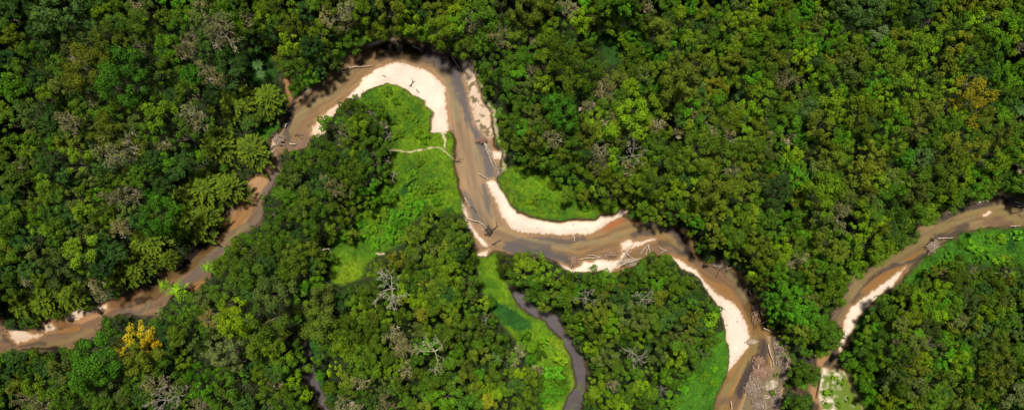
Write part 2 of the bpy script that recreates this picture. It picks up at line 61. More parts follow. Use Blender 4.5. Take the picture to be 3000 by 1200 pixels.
BAMBOO = [(692,300,56),(785,290,47),(640,425,54),(735,440,60),(600,545,58),(540,590,50),(668,550,46),(430,700,60),(490,760,48),(355,800,48),(545,655,62),(595,640,40),
(60,890,44),(125,880,46),(205,870,48),(255,905,34),(165,925,34),(400,780,44),(612,782,24),(520,850,34),(480,835,22)]
BMC = ['']*18+['Y','Y','Y']
# ---- ground zones (photo pixels) ----
RIVER = [(-500,900),(-80,930),(0,932),(9,940),(12,970),(67,964),(116,958),(122,935),(175,932),(189,912),(221,906),(268,900),(303,882),(335,874),(399,842),(431,836),(466,804),(500,780),(538,757),(573,716),(596,687),(625,679),(640,638),(657,615),(686,597),(716,580),(724,548),(718,530),(762,498),(788,463),(791,425),(794,402),(820,379),(829,352),(829,320),(833,290),(829,256),(823,225),(835,219),(847,227),(847,262),(855,288),(884,271),(931,250),(943,236),(978,210),(1000,186),(1017,151),(1073,128),(1102,117),(1143,106),(1175,108),(1215,112),(1250,122),(1291,142),(1320,158),(1349,172),(1358,170),(1388,190),(1393,227),(1408,277),(1416,300),(1437,329),(1437,358),(1445,396),(1448,431),(1469,445),(1468,470),(1466,504),(1457,515),(1460,542),(1472,562),(1492,594),(1500,603),(1517,620),(1558,635),(1637,650),(1675,644),(1742,644),(1762,629),(1791,629),(1809,626),(1820,612),(1844,615),(1835,632),(1852,647),(1879,641),(1914,645),(1951,654),(2000,665),(2035,700),(2045,750),(2060,765),(2096,762),(2146,781),(2186,815),(2204,856),(2225,885),(2246,917),(2256,944),(2262,970),(2300,990),(2298,1025),(2323,1057),(2314,1089),(2303,1121),(2291,1162),(2280,1200),(2270,1260),(2240,1700),(2000,1700),(2060,1300),(2093,1200),(2102,1162),(2134,1092),(2140,1025),(2131,987),(2125,944),(2109,900),(2076,856),(2052,818),(2026,798),(2000,786),(1966,751),(1908,746),(1864,772),(1820,798),(1788,801),(1762,792),(1675,798),(1640,775),(1600,752),(1538,745),(1500,748),(1454,734),(1413,750),(1390,740),(1387,681),(1367,658),(1358,629),(1361,600),(1355,591),(1347,553),(1335,504),(1329,466),(1332,416),(1322,387),(1310,378),(1291,385),(1262,383),(1265,352),(1271,329),(1245,306),(1245,294),(1210,277),(1189,259),(1157,245),(1128,239),(1096,250),(1052,271),(1050,288),(1017,286),(1000,312),(972,335),(937,352),(951,381),(922,405),(908,402),(899,430),(849,445),(817,452),(818,480),(825,510),(800,533),(785,560),(765,590),(768,620),(762,649),(727,680),(686,692),(678,731),(646,755),(625,775),(612,810),(587,838),(567,858),(538,857),(500,866),(454,927),(422,925),(349,921),(300,935),(277,984),(221,1003),(204,1031),(175,1028),(67,1025),(0,1034),(-90,1045),(-500,1060)]
RIVER2 = [(3500,560),(3050,575),(2990,572),(2945,560),(2934,552),(2916,570),(2858,593),(2809,603),(2750,622),(2733,655),(2681,658),(2690,690),(2660,716),(2617,731),(2590,755),(2564,775),(2520,790),(2480,815),(2470,870),(2445,900),(2434,935),(2470,960),(2460,1002),(2437,1022),(2408,1036),(2358,1037),(2352,1060),(2373,1078),(2408,1084),(2405,1098),(2390,1121),(2326,1130),(2320,1152),(2378,1158),(2384,1200),(2380,1700),(2600,1700),(2560,1260),(2538,1200),(2525,1165),(2500,1125),(2480,1085),(2454,1075),(2465,1040),(2478,1016),(2489,984),(2500,976),(2509,958),(2523,923),(2544,900),(2584,862),(2622,839),(2663,801),(2686,772),(2721,740),(2762,711),(2794,696),(2835,676),(2890,670),(2908,664),(3000,664),(3500,670)]
OXBOW = [(1480,808),(1500,845),(1529,856),(1558,877),(1573,895),(1611,910),(1634,926),(1651,955),(1675,985),(1692,1028),(1715,1043),(1722,1089),(1719,1139),(1711,1180),(1702,1200),(1690,1300),(1660,1700),(1600,1700),(1640,1300),(1649,1200),(1663,1162),(1683,1133),(1686,1104),(1675,1063),(1672,1040),(1651,1011),(1640,987),(1616,967),(1593,938),(1538,906),(1523,900),(1500,862),(1485,825)]
CREEK = [(885,965),(879,1011),(885,1040),(902,1075),(890,1115),(917,1171),(945,1200),(990,1300),(1100,1700),(1140,1700),(1010,1300),(965,1200),(955,1174),(932,1127),(924,1075),(918,1040),(902,1016),(904,970)]
SAND = [
[(1012,283),(1044,253),(1058,227),(1087,204),(1140,182),(1175,179),(1204,189),(1248,204),(1285,230),(1303,253),(1306,300),(1307,338),(1312,376),(1305,395),(1296,388),(1262,386),(1263,352),(1269,329),(1243,308),(1243,294),(1210,279),(1189,261),(1157,247),(1128,241),(1096,252),(1054,273),(1050,290)],
[(908,392),(914,367),(948,326),(978,306),(1000,298),(1002,312),(972,335),(937,355),(951,381),(931,407)],
[(1352,172),(1354,210),(1364,239),(1373,280),(1380,317),(1388,358),(1419,392),(1428,404),(1445,396),(1438,358),(1438,329),(1417,300),(1409,277),(1394,227),(1390,190),(1360,170)],
[(1440,440),(1469,442),(1467,463),(1446,463)],
[(1425,530),(1440,525),(1455,530),(1472,560),(1495,598),(1517,622),(1558,637),(1637,652),(1675,646),(1742,646),(1762,631),(1791,631),(1809,628),(1820,614),(1844,617),(1825,632),(1803,640),(1777,657),(1756,672),(1739,680),(1710,685),(1646,687),(1602,684),(1529,681),(1500,669),(1472,638),(1463,609),(1454,592),(1437,562)],
[(1640,772),(1675,787),(1698,781),(1710,766),(1733,769),(1750,760),(1791,763),(1812,764),(1823,746),(1829,734),(1834,740),(1823,775),(1800,789),(1788,801),(1762,791),(1675,799),(1648,785)],
[(1823,722),(1820,711),(1849,702),(1858,708),(1876,708),(1914,695),(1922,700),(1902,708),(1879,719),(1858,725),(1844,731),(1826,734)],
[(1966,749),(2000,763),(2017,775),(2041,792),(2070,826),(2108,864),(2146,884),(2166,902),(2177,920),(2191,950),(2200,979),(2197,1016),(2177,1043),(2154,1069),(2134,1092),(2140,1025),(2131,987),(2125,944),(2109,900),(2076,856),(2052,818),(2026,798),(2000,786)],
[(175,932),(189,912),(221,906),(268,900),(303,890),(308,904),(256,917),(215,938),(186,938)],
[(12,965),(67,967),(84,979),(116,981),(99,990),(44,1005),(24,992)],
[(116,955),(140,950),(152,968),(125,975)],
[(1352,590),(1361,600),(1372,640),(1385,665),(1405,692),(1432,716),(1428,722),(1408,712),(1388,685),(1366,660),(1357,629)],
[(1392,742),(1420,735),(1432,728),(1425,748),(1405,750)],
[(2500,898),(2558,856),(2625,806),(2650,785),(2662,778),(2640,808),(2622,838),(2584,862),(2544,900),(2523,923),(2509,958),(2500,976),(2488,985),(2476,1016),(2466,1037),(2462,1016),(2476,979),(2479,938)],
[(2414,1075),(2440,1085),(2456,1078),(2482,1090),(2500,1125),(2525,1165),(2538,1200),(2560,1260),(2600,1700),(2420,1700),(2410,1200),(2404,1165),(2408,1110)],
[(2254,985),(2300,992),(2298,1025),(2323,1057),(2314,1089),(2303,1121),(2291,1162),(2280,1200),(2270,1260),(2240,1700),(2180,1700),(2170,1200),(2190,1150),(2212,1110),(2230,1085),(2265,1078),(2258,1011)],
[(1072,130),(1102,117),(1125,112),(1115,121),(1078,133)],
[(1136,112),(1143,106),(1152,108),(1150,116)],
[(884,271),(900,258),(912,258),(895,268),(870,286)],
[(790,455),(791,425),(797,405),(812,398),(805,425),(798,455)],
[(2883,628),(2905,619),(2915,624),(2890,632)],
]
# clay, silt and wet sand inside the channels: polygons with a colour
WETC = {'o':(.35,.195,.080),'r':(.50,.13,.015),'p':(.46,.28,.155),'b':(.25,.14,.07),'t':(.34,.22,.10)}
WET = [('p',[(718,530),(742,513),(762,498),(782,504),(782,527),(764,552),(740,600),(730,623),(715,647),(686,667),(666,673),(669,647),(683,617),(700,590),(722,560)]),
('o',[(683,617),(700,600),(739,600),(725,630),(690,665),(668,672),(670,645)]),
('p',[(794,419),(803,431),(806,446),(793,489),(786,513),(781,489),(788,446)]),
('b',[(335,874),(399,842),(408,850),(376,888),(344,902),(305,905),(290,915),(303,885)]),
('p',[(256,917),(306,904),(330,902),(290,925),(240,945),(210,952),(180,948),(186,938),(215,938)]),
('b',[(122,935),(175,932),(200,945),(230,950),(200,960),(160,965),(140,950)]),
('o',[(160,968),(200,958),(235,952),(225,968),(195,976),(165,976)]),
('o',[(24,992),(44,1005),(99,990),(116,981),(100,998),(60,1010),(38,1008)]),
('o',[(538,853),(555,835),(575,820),(600,811),(587,833),(567,856)]),
('r',[(1756,681),(1780,658),(1806,642),(1832,636),(1828,648),(1797,663),(1771,681)]),
('o',[(1733,687),(1760,675),(1790,668),(1775,684),(1740,692)]),
('o',[(1805,728),(1812,714),(1835,702),(1852,697),(1862,706),(1914,690),(1926,696),(1912,706),(1880,724),(1850,736),(1818,740)]),
('o',[(2040,785),(2087,824),(2125,830),(2150,852),(2172,885),(2190,930),(2206,960),(2208,980),(2190,970),(2160,905),(2110,868),(2070,832)]),
('o',[(1970,745),(2010,752),(2040,785),(2010,775)]),
('o',[(2524,860),(2530,846),(2573,810),(2628,781),(2664,772),(2650,790),(2600,825),(2558,854)]),
('b',[(2631,812),(2658,785),(2664,798),(2640,822),(2625,838)]),
('o',[(2658,753),(2690,738),(2714,725),(2704,744),(2678,760),(2655,762)]),
('p',[(900,395),(905,372),(930,335),(950,322),(935,345),(915,368),(908,395)]),
('p',[(1313,376),(1309,310),(1308,260),(1296,234),(1262,205),(1262,198),(1300,228),(1314,256),(1316,310),(1320,378)]),
('r',[(1309,310),(1313,310),(1316,350),(1311,345)]),
('o',[(1080,215),(1100,188),(1120,178),(1138,177),(1100,200),(1064,228)]),
('p',[(1096,196),(1104,184),(1117,184),(1112,193),(1100,198)]),
('o',[(1455,604),(1466,645),(1495,680),(1530,692),(1600,693),(1600,686),(1529,683),(1498,671),(1470,639),(1462,610)]),
('o',[(829,291),(829,256),(823,225),(835,219),(847,227),(847,262),(853,292),(845,312),(835,308)]),
('p',[(2416,1075),(2400,1070),(2397,1055),(2420,1035),(2445,1022),(2440,1040),(2425,1062)]),
('p',[(2390,1121),(2405,1098),(2404,1165),(2384,1180),(2380,1150)]),
('o',[(1333,480),(1340,480),(1348,530),(1356,560),(1350,565),(1338,520)]),
('o',[(1392,655),(1410,650),(1425,700),(1440,712),(1425,718),(1405,690)])]
# strokes along the current: colour, half width, strength, points
STC = {'v':(.105,.085,.080),'n':(.075,.05,.035),'k':(.022,.013,.006),'l':(.30,.24,.12),'q':(.17,.105,.03),'m':(.24,.16,.11),'s':(.20,.15,.13)}  # k: deep pools and painted bank shade; v: deep water and painted sky reflection
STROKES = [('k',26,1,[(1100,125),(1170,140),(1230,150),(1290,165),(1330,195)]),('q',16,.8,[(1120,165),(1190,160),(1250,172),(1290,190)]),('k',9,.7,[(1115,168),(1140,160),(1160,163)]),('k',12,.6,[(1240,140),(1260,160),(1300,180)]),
('v',22,.9,[(1250,140),(1285,170),(1325,205),(1345,240),(1360,290)]),('v',17,1,[(1335,215),(1350,260),(1368,320),(1385,370),(1410,400)]),('l',12,.7,[(1290,200),(1315,240),(1330,290),(1340,340)]),
('v',17,.95,[(1372,340),(1405,390),(1425,450),(1440,500)]),('l',9,.5,[(1380,410),(1400,460),(1415,510)]),('v',10,.8,[(1415,540),(1425,590),(1438,630)]),('v',16,.7,[(1350,560),(1375,600),(1395,640),(1415,670)]),('l',8,.5,[(1395,560),(1412,600),(1440,640)]),
('v',14,.8,[(1560,688),(1610,700),(1660,706),(1710,698)]),('l',9,.8,[(1475,665),(1530,695),(1600,712),(1680,722),(1760,705),(1840,680)]),('v',20,.95,[(1490,725),(1550,735),(1610,745),(1660,760)]),('v',14,.7,[(1500,715),(1540,710),(1600,722)]),
('v',12,.8,[(1860,690),(1885,680),(1910,683)]),('v',18,.9,[(1900,650),(1950,660),(1990,690),(2010,740)]),('l',9,.6,[(1850,670),(1920,668),(1960,690),(2000,730)]),('k',12,.9,[(1990,670),(2012,700),(2030,760)]),('m',14,.9,[(1880,735),(1940,728),(1980,735)]),('v',9,.7,[(1935,710),(1970,720),(2005,745)]),
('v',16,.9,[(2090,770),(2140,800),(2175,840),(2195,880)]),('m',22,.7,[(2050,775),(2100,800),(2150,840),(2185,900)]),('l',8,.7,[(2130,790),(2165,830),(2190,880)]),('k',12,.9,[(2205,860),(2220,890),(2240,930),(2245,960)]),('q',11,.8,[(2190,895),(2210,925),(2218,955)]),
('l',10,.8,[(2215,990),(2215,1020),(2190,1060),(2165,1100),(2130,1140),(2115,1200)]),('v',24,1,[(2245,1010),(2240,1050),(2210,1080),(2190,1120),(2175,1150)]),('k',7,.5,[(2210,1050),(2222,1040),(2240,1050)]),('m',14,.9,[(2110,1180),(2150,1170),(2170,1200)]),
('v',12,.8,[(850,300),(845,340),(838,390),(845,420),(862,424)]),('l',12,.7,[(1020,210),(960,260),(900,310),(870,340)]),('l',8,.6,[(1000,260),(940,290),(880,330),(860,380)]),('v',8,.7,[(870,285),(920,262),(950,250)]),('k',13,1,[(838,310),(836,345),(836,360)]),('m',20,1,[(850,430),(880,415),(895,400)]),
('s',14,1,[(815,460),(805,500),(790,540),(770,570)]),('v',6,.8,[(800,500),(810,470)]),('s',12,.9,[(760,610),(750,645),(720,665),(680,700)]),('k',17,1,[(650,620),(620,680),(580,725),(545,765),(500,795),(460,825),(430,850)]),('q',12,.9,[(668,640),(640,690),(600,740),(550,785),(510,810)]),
('l',8,.8,[(720,655),(680,690),(640,725),(610,750)]),('s',16,1,[(640,735),(600,770),(560,810),(520,840)]),('q',18,.8,[(500,805),(450,850),(420,870)]),('k',9,.7,[(395,880),(430,870),(420,900)]),('s',10,1,[(430,890),(400,915),(350,915)]),('l',7,.5,[(430,880),(415,915)]),
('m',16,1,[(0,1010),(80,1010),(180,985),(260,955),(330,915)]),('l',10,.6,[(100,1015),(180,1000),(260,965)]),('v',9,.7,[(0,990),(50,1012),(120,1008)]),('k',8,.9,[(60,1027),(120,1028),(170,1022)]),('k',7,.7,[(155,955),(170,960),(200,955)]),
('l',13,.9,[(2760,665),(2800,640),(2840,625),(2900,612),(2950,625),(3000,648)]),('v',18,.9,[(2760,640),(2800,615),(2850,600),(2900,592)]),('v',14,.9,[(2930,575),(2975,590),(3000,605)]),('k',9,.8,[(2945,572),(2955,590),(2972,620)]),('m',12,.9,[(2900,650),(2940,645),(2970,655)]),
('v',12,.8,[(2750,690),(2790,685),(2840,660)]),('k',8,.8,[(2735,700),(2730,730)]),('m',16,.8,[(2700,680),(2680,710),(2620,750),(2560,800)]),('v',8,.8,[(2720,740),(2660,770),(2620,775),(2570,805)]),('v',12,.8,[(2640,790),(2580,810),(2530,850),(2510,890)]),('l',9,.7,[(2730,690),(2690,715),(2620,760),(2560,800),(2510,840),(2480,880)]),
('v',13,.8,[(2500,812),(2480,835)]),('s',14,.9,[(2480,860),(2450,910),(2440,940)]),('v',20,1,[(2450,1035),(2440,1050),(2425,1075)]),('v',20,1,[(2360,1050),(2385,1060)]),('n',12,.8,[(2330,1140),(2370,1150),(2390,1190),(2395,1230)])]
MEADOW = [
('A',[(1050,284),(1096,250),(1128,239),(1157,245),(1189,259),(1210,277),(1245,294),(1245,306),(1271,329),(1265,352),(1262,383),(1310,378),(1322,387),(1332,416),(1329,466),(1335,504),(1347,553),(1355,591),(1361,632),(1300,617),(1248,629),(1198,658),(1189,711),(1140,737),(1080,770),(1065,815),(1000,836),(970,832),(965,780),(966,711),(1015,687),(1044,629),(1096,591),(1111,562),(1146,510),(1140,446),(1146,416),(1140,373),(1105,350),(1090,320),(1040,300)]),
('A',[(1466,504),(1500,485),(1560,478),(1650,500),(1690,545),(1705,595),(1800,600),(1866,610),(1884,640),(1852,647),(1835,632),(1809,626),(1762,629),(1742,644),(1675,644),(1637,650),(1558,635),(1517,620),(1492,594),(1472,562),(1457,520)]),
('A',[(1387,752),(1413,750),(1454,734),(1466,786),(1483,815),(1523,900),(1593,938),(1616,967),(1651,1011),(1672,1040),(1686,1104),(1683,1133),(1649,1200),(1640,1300),(1580,1300),(1590,1200),(1600,1140),(1560,1060),(1480,960),(1430,900),(1400,820)]),
('B',[(2125,960),(2140,1030),(2134,1092),(2102,1162),(2093,1200),(2060,1300),(1940,1300),(1975,1200),(2000,1130),(2040,1060),(2070,990)]),
('B',[(2835,676),(2890,670),(3000,664),(3100,664),(3100,800),(2960,785),(2850,775),(2760,790),(2700,825),(2600,872),(2622,839),(2663,801),(2686,772),(2721,740),(2762,711)]),
('B',[(2523,923),(2544,900),(2560,900),(2556,935),(2512,975),(2500,1000),(2490,990),(2509,958)]),
('D',[(700,160),(797,145),(810,230),(750,255),(705,235)]),('B',[(750,376),(829,352),(820,379),(794,402),(777,412),(752,396)]),
('D',[(2900,260),(2930,190),(3050,180),(3050,340),(2960,340),(2890,300)]),('D',[(1750,90),(1880,80),(1910,130),(1860,200),(1770,190)]),
('B',[(850,288),(884,271),(931,250),(943,232),(900,215),(855,225)]),('B',[(1000,186),(1017,151),(1073,128),(1050,110),(990,130),(960,190)]),
('T',[(1425,862),(1445,866),(1480,893),(1530,920),(1556,943),(1558,968),(1520,975),(1470,945),(1440,910)]),
('T',[(906,976),(936,990),(934,1040),(940,1086),(948,1127),(990,1190),(965,1195),(932,1127),(924,1075),(918,1040),(902,1010)]),
('T',[(1190,500),(1215,490),(1225,520),(1205,560),(1180,580),(1170,560)]),('T',[(1620,520),(1660,515),(1690,545),(1680,560),(1640,540)]),('T',[(1305,605),(1330,603),(1335,625),(1310,632)]),('T',[(2945,690),(2975,700),(2980,740),(2945,735)]),
('S',[(2414,1082),(2456,1078),(2482,1090),(2500,1125),(2538,1200),(2560,1260),(2580,1400),(2430,1400),(2410,1200)]),
('Y',[(975,800),(1020,770),(1070,765),(1065,800),(1010,832),(975,830)]),('Y',[(1466,510),(1490,510),(1510,560),(1520,600),(1500,600),(1472,560)]),('Y',[(1640,990),(1660,1020),(1672,1060),(1686,1104),(1683,1133),(1660,1150),(1665,1090),(1640,1040),(1600,985)]),
('Y',[(1130,243),(1190,262),(1245,300),(1268,330),(1255,335),(1215,300),(1160,262),(1120,255)]),
('A',[(2482,1080),(2500,1050),(2560,1140),(2590,1230),(2560,1260),(2538,1200),(2525,1165),(2500,1125)]),
('C',[(1358,172),(1385,185),(1398,227),(1412,277),(1440,329),(1450,396),(1472,445),(1470,500),(1485,500),(1480,440),(1462,396),(1452,329),(1425,277),(1408,227),(1395,180)])]
PATHS = [(2.2,[(1136,442),(1163,441),(1204,445),(1233,439),(1262,434),(1287,431),(1303,443),(1323,459),(1330,468)]),(3.2,[(1288,380),(1298,396),(1303,410),(1303,432)]),(2.6,[(1100,742),(1112,745),(1126,744)]),(4.,[(800,150),(812,118),(808,150),(812,175),(830,205),(838,222)])]
# ---- fallen timber: kind, width px, points, label ----
LOGS = [
('w',2.6,[(1000,201),(1029,195),(1050,194),(1090,189)],4,"long pale log with dark side branches lying across the upper river bend"),
('w',2.6,[(1020,150),(1040,148),(1061,144)],0,"short pale log against the bank at the upper left of the bend"),
('w',2.4,[(1207,132),(1218,139),(1230,144)],0,"stubby pale log in the dark pool at the top of the bend"),
('w',2.6,[(1325,163),(1335,182),(1348,204)],1,"pale straight log sloping off the bank right of the dark pool"),
('d',1.6,[(1268,169),(1269,182),(1272,194)],0,"thin dark stick standing out of the water below the dark pool"),
('w',1.8,[(1150,110),(1158,123),(1167,135)],2,"pale forked branch hanging off the bank above the river bend"),
('d',2.6,[(1198,250),(1206,243),(1214,236)],2,"dark driftwood piece in the middle of the upper white sand bar"),
('d',1.8,[(1218,259),(1224,266),(1229,270)],1,"small dark curved stick right of the grass on the upper sand bar"),
('d',1.6,[(1119,220),(1125,222),(1130,222)],0,"tiny dark stick near the top left of the upper sand bar"),
('w',2.8,[(1415,414),(1426,440),(1437,469),(1451,501)],3,"long whitish log leaning down the right bank, left one of the pair"),
('w',2.4,[(1419,414),(1436,450),(1456,488)],2,"long whitish log leaning down the right bank, right one of the pair"),
('w',2.4,[(1402,507),(1417,517),(1431,527)],1,"grey log at the upper tip of the central sand bar"),
('w',2.0,[(1312,361),(1319,370),(1326,379)],0,"short pale log below the foot of the upper sand bar"),
('d',2.6,[(1329,468),(1340,471),(1350,474)],3,"gnarled dark stump in the water where the path meets the river"),
('w',2.2,[(1361,578),(1368,590),(1377,606)],1,"pale thin log along the left bank of the middle river"),
('d',2.0,[(1379,603),(1388,612),(1398,620)],1,"dark sunken branch above the white snag on the middle river"),
('w',3.2,[(1358,638),(1380,642),(1402,648),(1418,660),(1431,670)],4,"big white branching snag reaching into the middle river from the left"),
('w',2.0,[(1412,668),(1418,676),(1424,684)],1,"short white branch below the big snag in the middle river"),
('d',2.8,[(1419,687),(1440,674),(1460,658)],3,"dark waterlogged limb right of the big white snag"),
('d',2.0,[(1440,715),(1455,706),(1469,700)],1,"lone dark branch in the shallows below the big white snag"),
('w',2.6,[(1698,760),(1730,754),(1762,751),(1803,750)],3,"long pale log lying along the upper edge of the lower sand bar"),
('w',2.0,[(1724,747),(1745,748),(1762,752)],1,"thin pale log just above the long log by the lower sand bar"),
('w',3.4,[(1809,773),(1834,742),(1859,710)],3,"thick pale log crossing diagonally from lower bar to small island"),
('w',2.2,[(1817,768),(1832,750),(1851,733)],1,"thinner pale log parallel to the thick diagonal log"),
('w',2.6,[(1832,733),(1845,749),(1858,768)],1,"pale log crossing the thick diagonal one like an X"),
('w',2.6,[(1823,775),(1854,764),(1884,754)],3,"pale log lying along the bushes right of the lower sand bar"),
('w',2.0,[(1877,743),(1888,728),(1898,714)],0,"leftmost of the three sticks standing below the small island"),
('w',2.4,[(1900,714),(1903,730),(1906,745)],1,"middle stick of the three below the small island"),
('w',2.0,[(1893,746),(1898,730),(1908,716)],0,"crossed stick, third of those below the small island"),
('w',1.8,[(1931,722),(1945,730),(1957,738)],1,"pale twig lying in the shallows right of the three sticks"),
('w',1.8,[(1937,741),(1946,735),(1955,730)],0,"small pale twig crossing another right of the three sticks"),
('w',3.0,[(1684,691),(1683,700),(1682,707)],0,"white stub of wood below the central sand bar's edge"),
('w',2.0,[(1864,614),(1878,625),(1894,636)],1,"grey log on the small grass patch right of the central bar"),
('w',2.0,[(2128,790),(2140,784),(2151,778)],2,"pale log at the bank above the right dark water curve"),
('d',1.8,[(2099,812),(2106,799),(2112,788)],1,"dark limb sunk in the water near the bank above the right bar"),
('w',2.8,[(2192,812),(2196,822),(2199,834)],2,"white broken log on the outer bank of the right river curve"),
('w',2.2,[(2197,850),(2200,857),(2203,864)],1,"short white log just below the broken log on outer bank"),
('w',2.2,[(2218,890),(2226,905),(2236,925)],2,"grey log along the dark outer bank near the right bar's middle"),
('w',2.8,[(2234,947),(2242,943),(2251,937)],0,"pale log in dark water, upper of two short ones below the curve"),
('w',2.8,[(2239,960),(2249,965),(2259,970)],0,"pale log in dark water, lower of two short ones below the curve"),
('w',3.0,[(2253,1008),(2260,1040),(2269,1076)],1,"long straight log standing along the water's edge above the driftwood jam"),
('w',1.8,[(2260,1062),(2261,1070),(2262,1077)],0,"small stick beside the long straight log above the jam"),
('w',2.0,[(2208,1073),(2212,1079),(2217,1086)],0,"short stick left of the uprooted tree above the jam"),
('w',2.8,[(2239,1158),(2260,1161),(2281,1164)],1,"upper of two parallel logs lying across below the jam's sand patch"),
('w',2.8,[(2239,1166),(2280,1165),(2318,1163)],1,"lower longer log of the parallel pair across the driftwood jam"),
('w',2.4,[(2309,1168),(2328,1179),(2345,1189)],2,"pale log right of the parallel pair, pointing to lower right"),
('d',3.4,[(2407,1097),(2403,1120),(2399,1145),(2395,1167)],2,"dark log standing along the left edge of the small sandy bank"),
('d',2.4,[(2378,1060),(2382,1068),(2385,1076)],0,"short dark log in the grey pool by the narrow water"),
('w',3.0,[(2143,1173),(2145,1190),(2147,1206)],1,"pale pointed log at the bottom edge left of the jam"),
('w',3.2,[(2750,697),(2772,696),(2795,694)],1,"straight white log across the right river at its narrow point"),
('w',2.2,[(2735,735),(2733,728),(2738,722)],1,"curled pale branch at the lower end of the right river's debris"),
('w',2.0,[(2758,718),(2745,728),(2730,738)],1,"thin log along the grassy bank below the white log"),
('w',2.4,[(2964,662),(2980,661),(2994,662)],1,"grey log at the right river's lower bank near the right edge"),
('w',2.0,[(2783,622),(2796,619),(2810,615)],2,"pale twiggy log at the upper bank of the right river"),
('w',2.6,[(2984,603),(2996,603),(3010,604)],1,"white log at the far right edge over the upper bank"),
('w',2.2,[(2858,592),(2876,590),(2890,585),(2902,591)],3,"curved pale branch along the right river's upper bank"),
('w',2.2,[(2978,590),(2990,596),(3004,598)],3,"branching pale snag under the upper bank at the right edge"),
('d',2.6,[(2976,622),(2984,618),(2992,622)],3,"dark snag in the right river close to the right edge"),
('w',2.4,[(2547,898),(2558,920),(2571,939)],1,"grey leaning trunk in the bushes beside the right white sand"),
('w',3.0,[(280,905),(287,916),(295,927)],0,"grey log across the small sand bar on the left river"),
('w',3.6,[(847,419),(856,422),(865,421)],0,"pale log hooked in the muddy shallows of the left bend"),
('w',2.6,[(833,370),(835,363),(840,360)],0,"small curved white log in dark water above the left bend"),
('d',2.2,[(860,396),(872,392),(886,393)],3,"dark branching snag on the mud right of the hooked log"),
('w',3.0,[(944,252),(949,247),(950,236)],2,"white root stump on the left upper bank of the river"),
('w',3.0,[(988,212),(992,204),(1002,201)],2,"pale stump on the bank above the long branched log"),
('w',2.4,[(1015,658),(1026,640),(1041,604)],1,"grey fallen trunk lying in the undergrowth left of the meadow"),
('w',2.4,[(925,737),(944,731),(964,727)],1,"pale fallen trunk among olive trees left of the meadow"),
('w',2.8,[(2750,1099),(2770,1099),(2794,1098)],1,"long white fallen trunk in the forest at lower right"),
('w',2.0,[(2015,825),(2030,820),(2048,818)],2,"white bare branch among bushes left of the right sand bar"),
]
BARE_LABEL = None
LAND = [(415,985,"the golden tree below the left river"),(2845,290,"the golden tree near the right edge"),(1143,840,"the biggest pale bare tree"),(1271,1032,"the mossy bare tree"),(1860,450,"the white bare tree"),(1862,1037,"the bare tree right of the oxbow"),
(1795,655,"the orange streak in the sand"),(0,0,"the top left corner"),(3000,0,"the top right corner"),(0,1200,"the bottom left corner"),(3000,1200,"the bottom right corner"),(1170,110,"the river bend's top"),(1646,326,"the smooth bright dome"),(765,205,"the two palms"),
(2240,1110,"the driftwood jam"),(2770,696,"the white log over the right river"),(285,1060,"the big rounded dome below the left river"),(910,1060,"the small bottom creek"),(700,430,"the bamboo at the left bend"),(430,720,"the bamboo above the left river"),(1100,745,"the meadow's faint trail"),
(1500,0,"the middle of the top edge"),(2274,562,"the pale bluish dome"),(2396,373,"the round golden-green crown"),(345,440,"the tan leafless crowns at left"),(2770,1098,"the fallen white trunk at lower right"),(2196,822,"the broken white bank log"),(700,935,"the bright lime crown"),
(2000,0,"the top edge two thirds across"),(2520,30,"the pale dome on the top edge"),(1140,400,"the meadow's left side"),(1740,795,"the lower sand bar"),(0,600,"the middle of the left edge"),(3000,450,"the middle of the right edge"),(365,235,"the large dome at upper left"),(600,0,"the top edge near the left"),
(1560,500,"the right meadow's upper edge"),(2130,820,"the right river curve"),(1690,1100,"the oxbow's lower end"),(1400,1200,"the bottom edge centre"),(2480,820,"the forest tongue between the rivers"),(2620,560,"the golden crowns at right"),(2200,250,"the upper right forest's heart")]
# ================= helpers =================
RG = np.random.default_rng(7); random.seed(7)
def tag(o, label=None, cat=None, group=None, kind=None):
    if label: o['label'] = label
    if cat: o['category'] = cat
    if group: o['group'] = group
    if kind: o['kind'] = kind
    return o
def mesh_np(name, V, loops, sizes, attrs={}, mat=None, smooth=False):
    me = bpy.data.meshes.new(name)
    V = np.ascontiguousarray(V, dtype=np.float32)
    me.vertices.add(len(V)); me.vertices.foreach_set('co', V.ravel())
    me.loops.add(len(loops)); me.loops.foreach_set('vertex_index', np.ascontiguousarray(loops, dtype=np.int32))
    st = np.concatenate([[0], np.cumsum(sizes)[:-1]]).astype(np.int32)
    me.polygons.add(len(sizes)); me.polygons.foreach_set('loop_start', st)
    try: me.polygons.foreach_set('loop_total', np.asarray(sizes, dtype=np.int32))
    except Exception: pass
    if smooth: me.polygons.foreach_set('use_smooth', np.ones(len(sizes), dtype=bool))
    me.update(calc_edges=True)
    for k, (dom, a) in attrs.items():
        a = np.ascontiguousarray(a, dtype=np.float32)
        if a.ndim == 1: me.attributes.new(k, 'FLOAT', dom).data.foreach_set('value', a)
        else: me.attributes.new(k, 'FLOAT_VECTOR', dom).data.foreach_set('vector', a.ravel())
    if mat: me.materials.append(mat)
    return me
def quads(V, attrs, name, mat):
    n = len(V)//4
    return mesh_np(name, V, np.arange(n*4), np.full(n, 4), attrs, mat)
def link(name, me, loc=(0,0,0), rot=(0,0,0), scale=(1,1,1), parent=None):
    o = bpy.data.objects.new(name, me); C.objects.link(o)
    if parent: o.parent = parent
    o.location = loc; o.rotation_euler = rot; o.scale = scale
    return o
def _h(ix, iy, seed):
    h = (ix.astype(np.int64)*374761393 + iy.astype(np.int64)*668265263 + seed*974634777) & 0xffffffff
    h = ((h ^ (h >> 13))*1274126177) & 0xffffffff
    return ((h ^ (h >> 16)) & 0xffff)/65535.0
